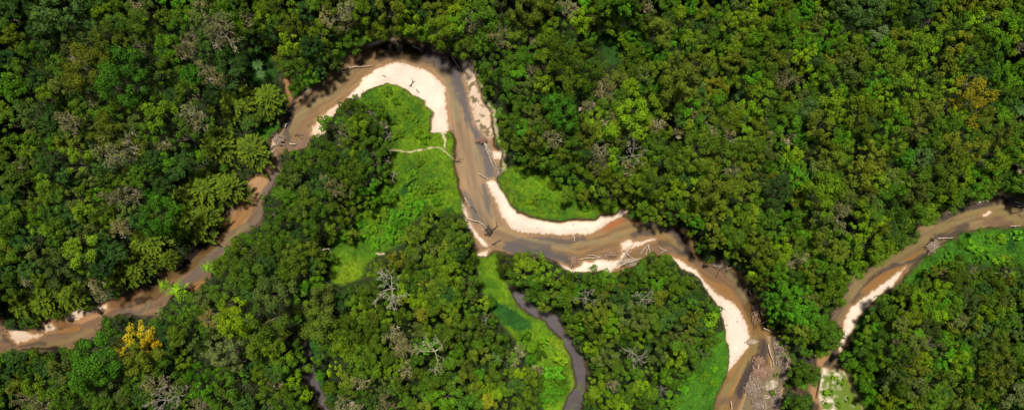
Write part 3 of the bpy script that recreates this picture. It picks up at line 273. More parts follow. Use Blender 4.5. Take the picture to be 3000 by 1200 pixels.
def noise(x, y, seed=0):
    ix = np.floor(x); iy = np.floor(y); fx = x-ix; fy = y-iy
    fx = fx*fx*(3-2*fx); fy = fy*fy*(3-2*fy)
    a = _h(ix, iy, seed); b = _h(ix+1, iy, seed); c = _h(ix, iy+1, seed); d = _h(ix+1, iy+1, seed)
    return (a*(1-fx)+b*fx)*(1-fy)+(c*(1-fx)+d*fx)*fy
def fbm(x, y, seed=0, o=3):
    r = 0; s = 0
    for i in range(o): r = r+noise(x*2**i, y*2**i, seed+i*17)*.5**i; s += .5**i
    return r/s
def segdist(px, py, pts, closed):
    n = len(pts); D = np.full(px.shape, 1e9); S = np.zeros(px.shape); T = np.zeros(px.shape); acc = 0
    for i in range(n if closed else n-1):
        x0, y0 = pts[i]; x1, y1 = pts[(i+1) % n]; dx, dy = x1-x0, y1-y0; L2 = dx*dx+dy*dy+1e-9
        t = np.clip(((px-x0)*dx+(py-y0)*dy)/L2, 0, 1)
        ex = px-x0-t*dx; ey = py-y0-t*dy; d = ex*ex+ey*ey; m = d < D
        D[m] = d[m]
        if not closed:
            L = math.sqrt(L2); S[m] = acc+t[m]*L; T[m] = (np.sign(ex*dy-ey*dx)*np.sqrt(d))[m]; acc += L
    return np.sqrt(D), S, T
def inside(px, py, pts):
    r = np.zeros(px.shape, dtype=bool); n = len(pts)
    for i in range(n):
        x0, y0 = pts[i]; x1, y1 = pts[(i+1) % n]
        if y0 == y1: continue
        c = ((y0 > py) != (y1 > py)) & (px < (x1-x0)*(py-y0)/(y1-y0)+x0)
        r ^= c
    return r
def sdf(px, py, pts, pad=40):
    """signed distance in photo pixels, positive inside"""
    xs = [p[0] for p in pts]; ys = [p[1] for p in pts]
    out = np.full(px.shape, -float(pad))
    m = (px > min(xs)-pad) & (px < max(xs)+pad) & (py > min(ys)-pad) & (py < max(ys)+pad)
    if m.any():
        qx, qy = px[m], py[m]; d, _, _ = segdist(qx, qy, pts, True); i = inside(qx, qy, pts)
        out[m] = np.where(i, d, -np.minimum(d, pad))
    return out
def ss(a, b, x):
    t = np.clip((x-a)/(b-a), 0, 1); return t*t*(3-2*t)
def wx(px, z=0): return (px-1500)/10*(HC-z)/HC
def wy(py, z=0): return (850-py)/10*(HC-z)/HC

# ================= materials =================
def newmat(name):
    m = bpy.data.materials.new(name); m.use_nodes = True; nt = m.node_tree
    return m, nt, nt.nodes['Principled BSDF'], nt.nodes.new, nt.links.new
def N(nt, t, **k):
    n = nt.nodes.new(t)
    for a, b in k.items(): setattr(n, a, b)
    return n
def mixc(nt, blend, fac, a, b):
    n = N(nt, 'ShaderNodeMix', data_type='RGBA', blend_type=blend)
    for i, v in ((0, fac), (6, a), (7, b)):
        if hasattr(v, 'is_linked'): nt.links.new(v, n.inputs[i])
        else: n.inputs[i].default_value = v
    return n.outputs[2]
def leafmat(name, own):
    m, nt, p, nn, lk = newmat(name)
    if own: col = N(nt, 'ShaderNodeObjectInfo').outputs['Color']
    else: col = N(nt, 'ShaderNodeAttribute', attribute_name='lc').outputs['Vector']
    ti = N(nt, 'ShaderNodeAttribute', attribute_name='tint').outputs['Fac']
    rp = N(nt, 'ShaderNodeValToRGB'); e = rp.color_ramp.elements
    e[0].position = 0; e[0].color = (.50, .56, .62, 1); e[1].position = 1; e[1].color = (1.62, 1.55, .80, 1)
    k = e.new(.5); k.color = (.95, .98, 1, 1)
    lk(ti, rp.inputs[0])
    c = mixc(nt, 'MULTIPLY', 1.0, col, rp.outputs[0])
    g = N(nt, 'ShaderNodeMath', operation='GREATER_THAN'); lk(ti, g.inputs[0]); g.inputs[1].default_value = 1.5
    c = mixc(nt, 'MIX', g.outputs[0], c, (.36, .30, .19, 1))
    lk(c, p.inputs['Base Color']); p.inputs['Roughness'].default_value = .62; p.inputs['Specular IOR Level'].default_value = .07
    tr = N(nt, 'ShaderNodeBsdfTranslucent'); lk(mixc(nt, 'MULTIPLY', 1.0, c, (1.1, 1.1, .5, 1)), tr.inputs[0])
    ms = N(nt, 'ShaderNodeMixShader'); ms.inputs[0].default_value = .16
    lk(p.outputs[0], ms.inputs[1]); lk(tr.outputs[0], ms.inputs[2]); lk(ms.outputs[0], nt.nodes['Material Output'].inputs[0])
    return m
M_leaf = leafmat('leaf', True); M_leafs = leafmat('leaf_mass', False)
def woodmat(name, c1, c2, sc_=3):
    m, nt, p, nn, lk = newmat(name)
    tc = N(nt, 'ShaderNodeTexCoord'); n = N(nt, 'ShaderNodeTexNoise'); n.inputs['Scale'].default_value = sc_; n.inputs['Detail'].default_value = 3
    lk(tc.outputs['Object'], n.inputs['Vector'])
    rp = N(nt, 'ShaderNodeValToRGB'); rp.color_ramp.elements[0].position = .35; rp.color_ramp.elements[1].position = .65
    rp.color_ramp.elements[0].color = (*c1, 1); rp.color_ramp.elements[1].color = (*c2, 1)
    lk(n.outputs[0], rp.inputs[0]); lk(rp.outputs[0], p.inputs['Base Color']); p.inputs['Roughness'].default_value = .85
    return m
M_bark = woodmat('bark', (.10, .075, .05), (.20, .16, .11)); M_pale = woodmat('bare_wood', (.36, .31, .22), (.56, .50, .38))
M_moss = woodmat('mossy_wood', (.30, .30, .12), (.50, .48, .26)); M_drift = woodmat('driftwood', (.34, .25, .175), (.60, .48, .36)); M_dark = woodmat('wet_wood', (.05, .03, .02), (.13, .085, .055))
M_brush = woodmat('brushwood', (.20, .11, .07), (.42, .26, .17)); M_greyb = woodmat('grey_brushwood', (.20, .14, .10), (.46, .35, .26)); M_culm = woodmat('culm', (.10, .14, .03), (.20, .24, .06))
def groundmat(name, rough, dsc, amp, bump, spec=.15):
    m, nt, p, nn, lk = newmat(name)
    at = N(nt, 'ShaderNodeAttribute', attribute_name='zone')
    tc = N(nt, 'ShaderNodeTexCoord'); n = N(nt, 'ShaderNodeTexNoise'); n.inputs['Scale'].default_value = dsc; n.inputs['Detail'].default_value = 5; n.inputs['Roughness'].default_value = .7
    lk(tc.outputs['Object'], n.inputs['Vector'])
    mr = N(nt, 'ShaderNodeMapRange'); mr.inputs[1].default_value = .25; mr.inputs[2].default_value = .75; mr.inputs[3].default_value = 1-amp; mr.inputs[4].default_value = 1+amp
    lk(n.outputs[0], mr.inputs[0])
    vm = N(nt, 'ShaderNodeVectorMath', operation='SCALE'); lk(at.outputs['Vector'], vm.inputs[0]); lk(mr.outputs[0], vm.inputs['Scale'])
    lk(vm.outputs[0], p.inputs['Base Color']); p.inputs['Roughness'].default_value = rough; p.inputs['Specular IOR Level'].default_value = spec
    b = N(nt, 'ShaderNodeBump'); b.inputs['Strength'].default_value = bump; b.inputs['Distance'].default_value = .2
    lk(n.outputs[0], b.inputs['Height']); lk(b.outputs[0], p.inputs['Normal'])
    return m
M_ground = groundmat('ground', .95, 1.6, .25, .5); M_sand = groundmat('sand', .95, .9, .06, .18); M_water = groundmat('water', .38, .35, .07, .05, .06)

# ================= terrain: one sheet, split into ground, water and sand =================
def axis(a, b, st):
    c = list(np.arange(a, b+1e-6, st)); s = st; lo = [c[0]]; hi = [c[-1]]
    while lo[-1] > -1500:
        s *= 1.5; lo.append(lo[-1]-s); hi.append(hi[-1]+s)
    return np.array(lo[:0:-1]+c+hi[1:])
ax = axis(-158, 158, .3); ay = axis(-41, 91, .3)
GX, GY = np.meshgrid(ax, ay); nx, ny = len(ax), len(ay)
PX = GX.ravel()*10+1500; PY = 850-GY.ravel()*10
def zone_eval(px, py, full=True):
    """colour, height and zone index at photo pixel coordinates"""
    w1 = (fbm(px/34, py/34, 3)-.5)*11 + (noise(px/9, py/9, 5)-.5)*5
    w2 = (fbm(px/34, py/34, 8)-.5)*11 + (noise(px/9, py/9, 9)-.5)*5
    qx, qy = px+w1, py+w2
    sr = sdf(qx, qy, RIVER); s2 = sdf(qx, qy, RIVER2); so_ = sdf(qx, qy, OXBOW); sk = sdf(qx, qy, CREEK)
    op = np.maximum(sr, s2); wat = np.maximum(np.maximum(sr, s2), np.maximum(so_, sk))
    n1 = fbm(px/60, py/60, 21); n2 = fbm(px/14, py/14, 33); n3 = noise(px/6, py/6, 41)
    col = np.empty(px.shape+(3,))
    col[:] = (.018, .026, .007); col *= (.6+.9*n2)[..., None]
    far = ss(250, 1500, np.hypot(px-1500, (py-600)))[..., None]
    zc = np.zeros(px.shape, dtype=np.int8); meadow = np.zeros(px.shape)
    mc = {'A':((.105,.190,.006),(.045,.110,.006)), 'B':((.052,.15,.008),(.030,.095,.007)), 'D':((.028,.085,.010),(.02,.06,.008)), 'T':((.022,.080,.010),(.015,.062,.009)), 'Y':((.15,.22,.008),(.085,.14,.01)),
          'S':((.42,.34,.21),(.14,.20,.02)), 'C':((.40,.32,.19),(.10,.17,.015))}
    for k, pts in MEADOW:
        s = sdf(qx, qy, pts)
        f = ss(-4, 9 if k in 'AB' else 7, s)
        if k == 'Y': f = f*.75
        a, b = mc[k]; t = ss(.35, .65, n1*.5+n2*.5)[..., None] if k not in 'SC' else ss(.46, .56, n2*.7+n3*.3)[..., None]
        cc = np.array(a)*(1-t)+np.array(b)*t; cc = cc*(.45+.45*n3+.65*n2)[..., None]
        col = col*(1-f[..., None])+cc*f[..., None]
        if k not in 'SC': meadow = np.maximum(meadow, ss(-2, 4, s))
        else: meadow = meadow*(1-f); zc[s > 2] = 1
    for wd, pts in PATHS:
        d, _, _ = segdist(qx*.35+px*.65, qy*.35+py*.65, pts, False); f = (1-ss(wd*.55, wd*1.25, d+2*(n3-.5)))[..., None]
        pc = (.42, .33, .20) if wd < 3.5 else (.14, .04, .015)
        col = col*(1-f)+np.array(pc)*f; meadow = meadow*(1-f[..., 0])
    # bank mud
    f = (ss(-9, -1, wat)*.75*ss(.35, .6, n2))[..., None]; col = col*(1-f)+np.array((.13, .085, .045))*f
    # water, seen as its shallow bed, with bank shade and sky sheen painted in
    cl1 = [(-500,980),(0,990),(180,970),(330,900),(450,870),(560,780),(680,650),(770,540),(810,440),(850,330),(950,270),(1050,190),(1180,150),(1290,180),(1350,300),(1370,420),(1400,560),(1440,670),(1560,715),(1700,730),(1850,690),(1980,700),(2060,790),(2170,860),(2220,980),(2200,1080),(2140,1200),(2100,1700)]
    cl2 = [(3500,610),(2980,610),(2800,650),(2640,750),(2520,850),(2460,950),(2440,1060),(2360,1180),(2400,1600)]
    wc = np.empty_like(col); m = wat > -3
    d1, S1, T1 = segdist(px[m], py[m], cl1, False); d2, S2, T2 = segdist(px[m], py[m], cl2, False)
    S = np.where(d1 < d2, S1, S2); T = np.where(d1 < d2, T1, T2)
    st = fbm(S/70, T/7, 51, 3); st2 = fbm(S/110, T/15, 61, 3)
    r2 = (d2 < d1)[..., None]; lft = ss(1000, 700, px[m])[..., None]
    b0 = np.where(r2, np.array((.20, .145, .085)), np.array((.215, .128, .052))*(1-lft)+np.array((.20, .135, .085))*lft)
    b1 = np.where(r2, np.array((.34, .26, .150)), np.array((.37, .235, .100))*(1-lft)+np.array((.30, .20, .13))*lft)
    base = b0*(1-st2[..., None])+b1*st2[..., None]
    base *= (.62+.76*st)[..., None]
    wm = px[m]+w1[m]*1.3, py[m]+w2[m]*1.3
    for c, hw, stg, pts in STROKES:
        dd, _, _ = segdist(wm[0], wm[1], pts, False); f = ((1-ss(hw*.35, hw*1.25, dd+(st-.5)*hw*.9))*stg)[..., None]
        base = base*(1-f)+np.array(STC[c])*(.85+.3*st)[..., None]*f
    for k, pts in WET:
        s = sdf(px[m]+w1[m]*.5, py[m]+w2[m]*.5, pts); f = ss(-3, 5, s)[..., None]
        base = base*(1-f)+np.array(WETC[k])*(.8+.4*st)[..., None]*f
    base = base**1.15*np.array((.60, .575, .50))
    so2, sk2 = so_[m], sk[m]
    f = ss(-1, 2, np.maximum(so2, sk2))[..., None]
    gb = np.array((.062, .050, .050))*(.85+.3*st)[..., None]; fl = ss(.60, .72, fbm(px[m]/12, py[m]/12, 77))[..., None]*.6
    gb = gb*(1-fl)+np.array((.07, .09, .02))*fl
    base = base*(1-f)+gb*f
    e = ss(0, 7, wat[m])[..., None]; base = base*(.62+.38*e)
    wc[m] = base; f = ss(-1.5, 2, wat)[..., None]; f[~m] = 0; wc[~m] = 0
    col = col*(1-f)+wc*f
    sand = np.full(px.shape, -40.); sid = np.zeros(px.shape, dtype=np.int8)
    for i, pts in enumerate(SAND):
        s = sdf(px+w1*.55, py+w2*.55, pts)+(n3-.5)*6*ss(2, 22, wat); sid[s > sand] = i; sand = np.maximum(sand, s)
    rim = (ss(-13, -1, sand)*(wat > 0))[..., None]
    col = col*(1-rim*.75)+np.array((.21, .115, .048))*rim*.75
    f = ss(-2, 2.5, sand)[..., None]
    shc = np.array((.54, .445, .355))*(.78+.36*n1+.08*n3+.04*np.sin(sand*.7+n1*14))[..., None]
    dk = ((sid == 1) | (sid == 8) | (sid == 9) | (sid == 10) | (sid == 19) | (sid == 2))[..., None]
    shc = np.where(dk, shc*np.array((.86, .78, .70)), shc)
    spk = ss(.76, .84, noise(px/5, py/5, 91)*.6+n2*.4)[..., None]
    shc = shc*(1-spk*.35)
    pt = np.minimum(np.hypot((px-2262)/1.5+(py-1128)*.35, (py-1128)*.9), np.minimum(np.hypot(px-2288, (py-1002)*1.4)+3, np.hypot((px-2283)*1.6, (py-1040)*.6)+4))+(n3-.5)*8
    for i, pts in enumerate(SAND):
        if i in (14, 15, 2):
            k = (sid == i)[..., None]; t = ss(.27 if i == 14 else (.26 if i == 15 else .50), .58, n2*.6+n1*.2+n3*.2+(ss(2425, 2500, px)*.25-.04 if i == 14 else 0))[..., None]
            if i == 15: t = np.maximum(t*.6+.2, ss(9, 15, pt)[..., None])
            gc = np.array((.085, .13, .014)) if i == 14 else np.array((.13, .10, .05))
            shc = np.where(k, shc*(1-t)+gc*t, shc)
    rimi = (1-ss(0, 9, sand))[..., None]*.5; shc = shc*(1-rimi)+np.array((.40, .27, .16))*rimi
    col = col*(1-f)+shc*f
    # height
    z = -1.3*ss(-6, 3, wat)+.55*ss(-4, 22, sand)+(fbm(px/25, py/25, 13)-.5)*.25*(1-ss(-4, 2, wat))
    z = z+meadow*(n2-.4)*.45*(1-ss(-4, 2, wat))
    zone = np.zeros(px.shape, dtype=np.int32)
    rv = np.argmax(np.stack([sr, s2, so_, sk]), 0)
    zone[wat > 0] = 1+rv[wat > 0]
    sm = (sand > 0); zone[sm] = 10+sid[sm]
    return col, z, zone, meadow, wat, sand
col, Z, zone, MEA, WAT, SND = zone_eval(PX, PY)
V = np.stack([GX.ravel(), GY.ravel(), Z], 1)
I = np.arange(nx*ny).reshape(ny, nx)
F = np.stack([I[:-1, :-1].ravel(), I[:-1, 1:].ravel(), I[1:, 1:].ravel(), I[1:, :-1].ravel()], 1)
fz = zone[F[:, 0]]
def submesh(name, mask, mat):
    f = F[mask]; u, inv = np.unique(f, return_inverse=True)
    me = mesh_np(name, V[u], inv.ravel(), np.full(len(f), 4), {'zone': ('POINT', col[u])}, mat, True)
    return link(name, me)
tag(submesh('ground', fz == 0, M_ground), kind='structure')
for zi, nm in ((1, 'river_water'), (2, 'river_water'), (3, 'oxbow_water'), (4, 'creek_water')):
    if (fz == zi).any(): tag(submesh(nm, fz == zi, M_water), kind='structure')
for i in range(len(SAND)):
    if (fz == 10+i).sum() > 4: tag(submesh('sand_bank', fz == 10+i, M_sand), kind='structure')
    elif (fz == 10+i).any(): pass
# lookup of open ground on a coarse grid (photo px / 5)
LX = np.arange(-600, 3601, 5.); LY = np.arange(-600, 1801, 5.)
QX, QY = np.meshgrid(LX, LY)
def opend(px, py):
    s = np.maximum(np.maximum(sdf(px, py, RIVER, 80), sdf(px, py, RIVER2, 80)), np.maximum(sdf(px, py, OXBOW, 80), sdf(px, py, CREEK, 80)))
    for k, pts in MEADOW: s = np.maximum(s, sdf(px, py, pts, 80))
    return s
OD = opend(QX, QY)
CD = np.maximum(np.maximum(sdf(QX, QY, RIVER, 80), sdf(QX, QY, RIVER2, 80)), np.maximum(sdf(QX, QY, OXBOW, 80), sdf(QX, QY, CREEK, 80)))
def fit_r(px, py, r):
    """keep a crown off the open channels and meadows as the photograph shows them"""
    i = int(np.clip((px+600)/5, 0, len(LX)-1)); j = int(np.clip((py+600)/5, 0, len(LY)-1)); c, o = -CD[j, i], -OD[j, i]
    r = min(r, max(c+5, 9))
    if c < -6: return 0
    if o > 0: r = min(r, max(o+9, 12))
    elif r > 26: r = 20
    return r
def od_at(px, py):
    i = int(np.clip((px+600)/5, 0, len(LX)-1)); j = int(np.clip((py+600)/5, 0, len(LY)-1)); return OD[j, i]

# ================= foliage shapes =================
def unit(v): return v/np.maximum(np.linalg.norm(v, axis=1, keepdims=True), 1e-9)
def leafquads(P, Nn, size, rng, asp=.62):
    """diamond leaves at P facing Nn"""
    n = len(P); r = rng.normal(size=(n, 3)); u = unit(np.cross(Nn, r)); v = np.cross(Nn, u)
    s = (size*rng.uniform(.65, 1.3, n))[:, None]
    Vq = np.empty((n, 4, 3)); Vq[:, 0] = P-u*s*.5; Vq[:, 1] = P+v*s*asp*.5; Vq[:, 2] = P+u*s*.5; Vq[:, 3] = P-v*s*asp*.5
    return Vq.reshape(-1, 3)
def crown_arrays(R, style, seed, leaf=.36):
    rng = np.random.default_rng(seed)
    if style == 'dome': lr, zf, cov, jit = .25, .60, 1.75, .10
    elif style == 'lobed': lr, zf, cov, jit = .31, .72, 1.6, .24
    elif style == 'rough': lr, zf, cov, jit = .27, .80, 1.45, .32
    else: lr, zf, cov, jit = .30, .8, .75, .26
    if R < 2.6: lr *= 1.2
    nl = max(6, int(1.15/(lr*lr)*(1 if style != 'sparse' else 1)))
    i = np.arange(nl)+.5; cz = 1-1.35*i/nl; ph = i*2.39996+rng.uniform(0, 6.28)
    an = rng.uniform(0, 6.28, 5); 
    mod = 1+.16*np.sin(2*ph+an[0])+.12*np.sin(3*ph+an[1])+.07*np.sin(5*ph+an[2])
    sr = np.sqrt(np.maximum(0, 1-cz**2)); cz2 = cz
    Lc = np.stack([np.cos(ph)*sr*mod, np.sin(ph)*sr*mod, cz2*zf*(1 if style == 'dome' else 1.1)], 1)*(1-lr*.55)
    Lc += rng.normal(size=(nl, 3))*jit*.55
    Lr = lr*rng.uniform(.55, 1.45, nl)
    keep = rng.uniform(size=nl) > (.03 if style == 'dome' else .10); Lc, Lr = Lc[keep], Lr[keep]; nl = len(Lr)
    Lc *= R; Lr = Lr*R
    lt = rng.uniform(.37, .66, nl); 
    Ps, Ns, Ts = [], [], []
    for k in range(nl):
        n = int(cov*2*math.pi*Lr[k]**2*1.45/(leaf*leaf*.31)); n = max(n, 12); f1, f2, f3 = rng.uniform(2, 5, 3); h1, h2, h3 = rng.uniform(0, 6.28, 3)
        if style == 'sparse': n = int(n*.8)
        d = unit(rng.normal(size=(n, 3))); d[:, 2] = np.where(d[:, 2] < -.25, -d[:, 2], d[:, 2])
        rad = Lr[k]*(1-np.abs(rng.normal(size=n))*.18+(rng.uniform(size=n) < .14)*rng.uniform(0, .45, n))*(1+.22*np.sin(d[:, 0]*f1+h1)+.20*np.sin(d[:, 1]*f2+h2)+.16*np.sin(d[:, 2]*f3*1.5+h3)+.10*np.sin(d[:, 0]*9+k)*np.sin(d[:, 1]*8+k))
        Ps.append(Lc[k]+d*rad[:, None]); 
        Ns.append(unit(d*.75+rng.normal(size=(n, 3))*.46+np.array((0, 0, .18))))
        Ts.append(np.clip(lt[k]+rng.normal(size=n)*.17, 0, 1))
    P = np.concatenate(Ps); Nn = np.concatenate(Ns); T = np.concatenate(Ts)
    # drop what is buried in other lobes
    bur = np.zeros(len(P), bool)
    for k in range(nl): bur |= ((P-Lc[k])**2).sum(1) < (Lr[k]*.58)**2
    P, Nn, T = P[~bur], Nn[~bur], T[~bur]
    Vq = leafquads(P, Nn, leaf, rng)
    if style in ('sparse',):
        sg = branch_segs(R*1.05, R*.9, rng, depth=3, k0=6, upper=True)
        q, t = ribbon(sg, rng); Vq = np.concatenate([Vq, q]); T = np.concatenate([T, t])
    return Vq, T
def branch_segs(R, H, rng, depth=3, k0=5, upper=False):
    """segments (p0, p1, r0, r1) spreading from the crown base to its edge"""
    segs = []
    def grow(p, d, L, r, lev):
        steps = 3 if lev == 0 else 2
        for s in range(steps):
            d2 = unit((d+rng.normal(size=3)*.22)[None])[0]; p2 = p+d2*L/steps; r2 = r*(.8)
            segs.append((p, p2, r, r2)); p, d, r = p2, d2, r2
            if lev < depth:
                for _ in range(1 if s < steps-1 else 2):
                    dd = unit((d+rng.normal(size=3)*.62+np.array((0, 0, .08)))[None])[0]
                    grow(p, dd, L*rng.uniform(.45, .7), r*.62, lev+1)
    a0 = rng.uniform(0, 6.28)
    for i in range(k0):
        a = a0+i*6.283/k0+rng.normal()*.3; el = rng.uniform(.15, .8)
        d = np.array((math.cos(a)*math.cos(el), math.sin(a)*math.cos(el), math.sin(el)))
        grow(np.array((0, 0, -H*.55 if upper else 0.)), d, R*.62, .035*R if not upper else .012*R+.03, 0)
    return segs
def ribbon(segs, rng):
    q = []
    for p0, p1, r0, r1 in segs:
        r0 = max(r0, .045); r1 = max(r1, .035); d = p1-p0
        s = np.cross(d, (0, 0, 1.)); s = s/max(np.linalg.norm(s), 1e-6)
        q += [p0-s*r0, p0+s*r0, p1+s*r1, p1-s*r1]
    return np.array(q), np.full(len(q)//4, 2.0)
def tubes(segs, sides=5):
    Vv, L, S = [], [], []; b = 0
    for p0, p1, r0, r1 in segs:
        p0 = np.asarray(p0, float); p1 = np.asarray(p1, float); d = p1-p0; n = np.linalg.norm(d)
        if n < 1e-6: continue
        d = d/n; a = np.cross(d, (0, 0, 1.)) if abs(d[2]) < .95 else np.cross(d, (1., 0, 0)); a /= np.linalg.norm(a); c = np.cross(d, a)
        for p, r in ((p0, r0), (p1, r1)):
            for k in range(sides):
                t = 6.2832*k/sides; Vv.append(p+(a*math.cos(t)+c*math.sin(t))*r)
        for k in range(sides):
            k2 = (k+1) % sides; L += [b+k, b+k2, b+sides+k2, b+sides+k]; S.append(4)
        L += [b+k for k in range(sides-1, -1, -1)]; S.append(sides); L += [b+sides+k for k in range(sides)]; S.append(sides)
        b += 2*sides
    return np.array(Vv), np.array(L), np.array(S)
def tube_mesh(name, segs, mat, sides=5):
    v, l, s = tubes(segs, sides); return mesh_np(name, v, l, s, {}, mat, True)
CLS = [1.9, 3.0, 4.4, 6.6]; STY = ['dome', 'lobed', 'rough', 'sparse']
ARR = {}; MES = {}; TRK = {}
for ci, R in enumerate(CLS):
    for s in STY:
        nv = 5 if ci < 2 else 3
        for v in range(nv): ARR[ci, s, v] = crown_arrays(R, s, 1000*ci+100*STY.index(s)+v, leaf=(.36, .40, .42, .44)[ci])
    segs = []; rng = np.random.default_rng(ci); H0 = 16.; r0 = .055*R+.07
    segs += [((0, 0, -.3), (0.1, 0, H0*.35), r0*1.35, r0), ((0.1, 0, H0*.35), (0, .15, H0*.68), r0, r0*.75)]
    for i in range(6):
        a = i*1.047+rng.normal()*.2; rr = R*.62; m = (math.cos(a)*rr*.5, math.sin(a)*rr*.5+.1, H0*.82)
        segs += [((0, .15, H0*.68), m, r0*.5, r0*.33), (m, (math.cos(a)*rr, math.sin(a)*rr, H0*.97), r0*.33, r0*.14)]
        a2 = a+.5; segs.append((m, (math.cos(a2)*rr*.9, math.sin(a2)*rr*.9, H0*.93), r0*.25, r0*.1))
    TRK[ci] = tube_mesh('trunk', segs, M_bark, 6)
def crown_mesh(ci, s, v):
    if (ci, s, v) not in MES:
        Vq, T = ARR[ci, s, v]; MES[ci, s, v] = quads(Vq, {'tint': ('FACE', T)}, 'crown', M_leaf)
    return MES[ci, s, v]
COLS = {'g':(.074,.132,.010),'d':(.044,.088,.016),'b':(.088,.178,.008),'B':(.080,.210,.010),'y':(.122,.180,.009),'Y':(.165,.250,.009),'o':(.084,.124,.009),'k':(.092,.116,.022),'K':(.140,.155,.048),
        't':(.170,.150,.058),'W':(.42,.275,.012),'Z':(.155,.160,.011),'V':(.27,.215,.012),'w':(.118,.140,.012),'p':(.072,.118,.026),'G':(.056,.145,.010)}
STYLE = {'g':'lobed','d':'dome','b':'lobed','B':'rough','y':'lobed','Y':'rough','o':'lobed','k':'rough','K':'rough','t':'sparse','W':'rough','Z':'rough','V':'rough','w':'rough','p':'dome','G':'dome'}
CN = {'g':'mid green','d':'dark bluish green','b':'bright green','B':'vivid emerald','y':'yellow-green','Y':'lime green','o':'olive green','k':'greyish khaki','K':'pale khaki','t':'tan half-leafless','W':'golden yellow','Z':'golden-olive','V':'golden yellow','w':'dull golden-green','p':'pale bluish green','G':'deep green'}
# ================= read the crowns =================
trees = []; specials = []
for ox, oy, s in TILES:
    for e in s.split(','):
        a = e.split(); x = ox+float(a[0])*2.912; y = oy+float(a[1])*2.912; r = float(a[2][:-1])*2.912; c = a[2][-1]
        if c == 'W' and math.hypot(x-415, y-990) > 60 and math.hypot(x-2845, y-290) > 60: c = 'Z'
        if c == 'W' and x > 2000: c = 'V'
        (specials if c in '*#' else trees).append([x, y, r, c])
trees.sort(key=lambda t: -t[2])
# drop doubles where tiles meet and lobes already covered by a big crown
kept = []
for t in trees:
    bad = False
    for k in kept:
        d = math.hypot(t[0]-k[0], t[1]-k[1])
        if d < .42*(t[2]+k[2]) or (k[2] > 38 and d < k[2]*.72): bad = True; break
    if not bad:
        t[2] = fit_r(*t[:3])
        if t[2] > 0: kept.append(t)
kept.sort(key=lambda t: -t[2]); trees = kept
print('crowns', len(trees))
def jit_col(c, rng, a=.19):
    f = 1+rng.normal()*a; h = rng.normal()*.06
    f = max(.6, f)*.93; return (c[0]*f*.95*(1+h), c[1]*f*1.06, c[2]*f*(1-h))
def height_for(px, py, R):
    d = -od_at(px, py)                                     # px into the forest
    b = (3.2 if R > 3.4 else 0)+12.5+6*float(fbm(np.array([px/260.]), np.array([py/260.]), 71)[0])+1.15*R
    return b*(.34+.66*min(1, max(0, d-4)/110.))
tint_rng = np.random.default_rng(99)
# ---- labels ----
DIRN = ['right of','upper right of','above','upper left of','left of','lower left of','below','lower right of']
def place(x, y):
    best = min(LAND, key=lambda l: math.hypot(l[0]-x, l[1]-y)+(25 if 'corner' in l[2] or 'edge' in l[2] else 0))
    a = math.atan2(best[1]-y, x-best[0]); k = int(round(a/(math.pi/4))) % 8
    return k, best[2], math.hypot(best[0]-x, best[1]-y)
ORD = ['', 'second ', 'third ', 'fourth ', 'fifth ', 'sixth ', 'seventh ', 'eighth ', 'ninth ', 'tenth ']
def label_all(items, noun):
    """items: (x, y, r, colour word) -> unique labels; repeats are counted outwards from the landmark"""
    groups = {}
    for i, (x, y, r, cw) in enumerate(items):
        k, ph, d = place(x, y); groups.setdefault((cw, k, ph), []).append((d, i))
    out = [None]*len(items)
    for (cw, k, ph), L in groups.items():
        L.sort()
        for n, (d, i) in enumerate(L):
            rank = '' if len(L) == 1 else ('nearest ' if n == 0 else ORD[n] + 'nearest ')
            out[i] = f"{rank}{cw} {noun} {DIRN[k]} {ph}"
    return out
big = trees[:298]; rest = trees[298:]
print('smallest big', big[-1][2])
labs = label_all([(t[0], t[1], t[2], ('broad ' if t[2] > 40 else '')+CN[t[3]]) for t in big], 'tree')
rng = np.random.default_rng(5)
def cls_for(R): return min(range(4), key=lambda i: abs(math.log(R/CLS[i])))
ncls = {0: 5, 1: 5, 2: 3, 3: 3}
for t, lab in zip(big, labs):
    px, py, r, c = t; R0 = r/10*(1.10 if r > 33 else 1.04); z = height_for(px, py, R0); R = R0*(HC-z)/HC; ci = cls_for(R); s = R/CLS[ci]
    st = STYLE[c]; v = int(rng.integers(ncls[ci])); rot = rng.uniform(0, 6.28)
    e = bpy.data.objects.new('broadleaf_tree', None); C.objects.link(e); e.empty_display_size = 1
    e.location = (wx(px, z), wy(py, z), 0)
    tag(e, lab, 'tree', 'large broadleaf trees of the forest canopy')
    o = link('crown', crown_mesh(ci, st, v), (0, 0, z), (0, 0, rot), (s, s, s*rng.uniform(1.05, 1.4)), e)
    o.color = (*jit_col(COLS[c], rng), 1)
    link('trunk', TRK[ci], (0, 0, 0), (0, 0, rot), (s, s, z/16.), e)
# ---- shrubs on the open ground ----
sl_ = label_all([(a, b, r, CN[c]) for a, b, r, c in SHRUBS], 'shrub')
for (px, py, r, c), lab in zip(SHRUBS, sl_):
    R = r/10*1.05; ci = 0; s = R/CLS[0]
    o = link('shrub', crown_mesh(0, 'rough', int(rng.integers(5))), (wx(px, 1), wy(py, 1), R*.35), (0, 0, rng.uniform(0, 6.28)), (s, s, s*.8))
    cc = COLS[c]; o.color = (*jit_col((cc[0]*1.2, cc[1]*1.2, cc[2]), rng), 1)
    tag(o, lab, 'shrub', 'leafy shrubs on the open grass')
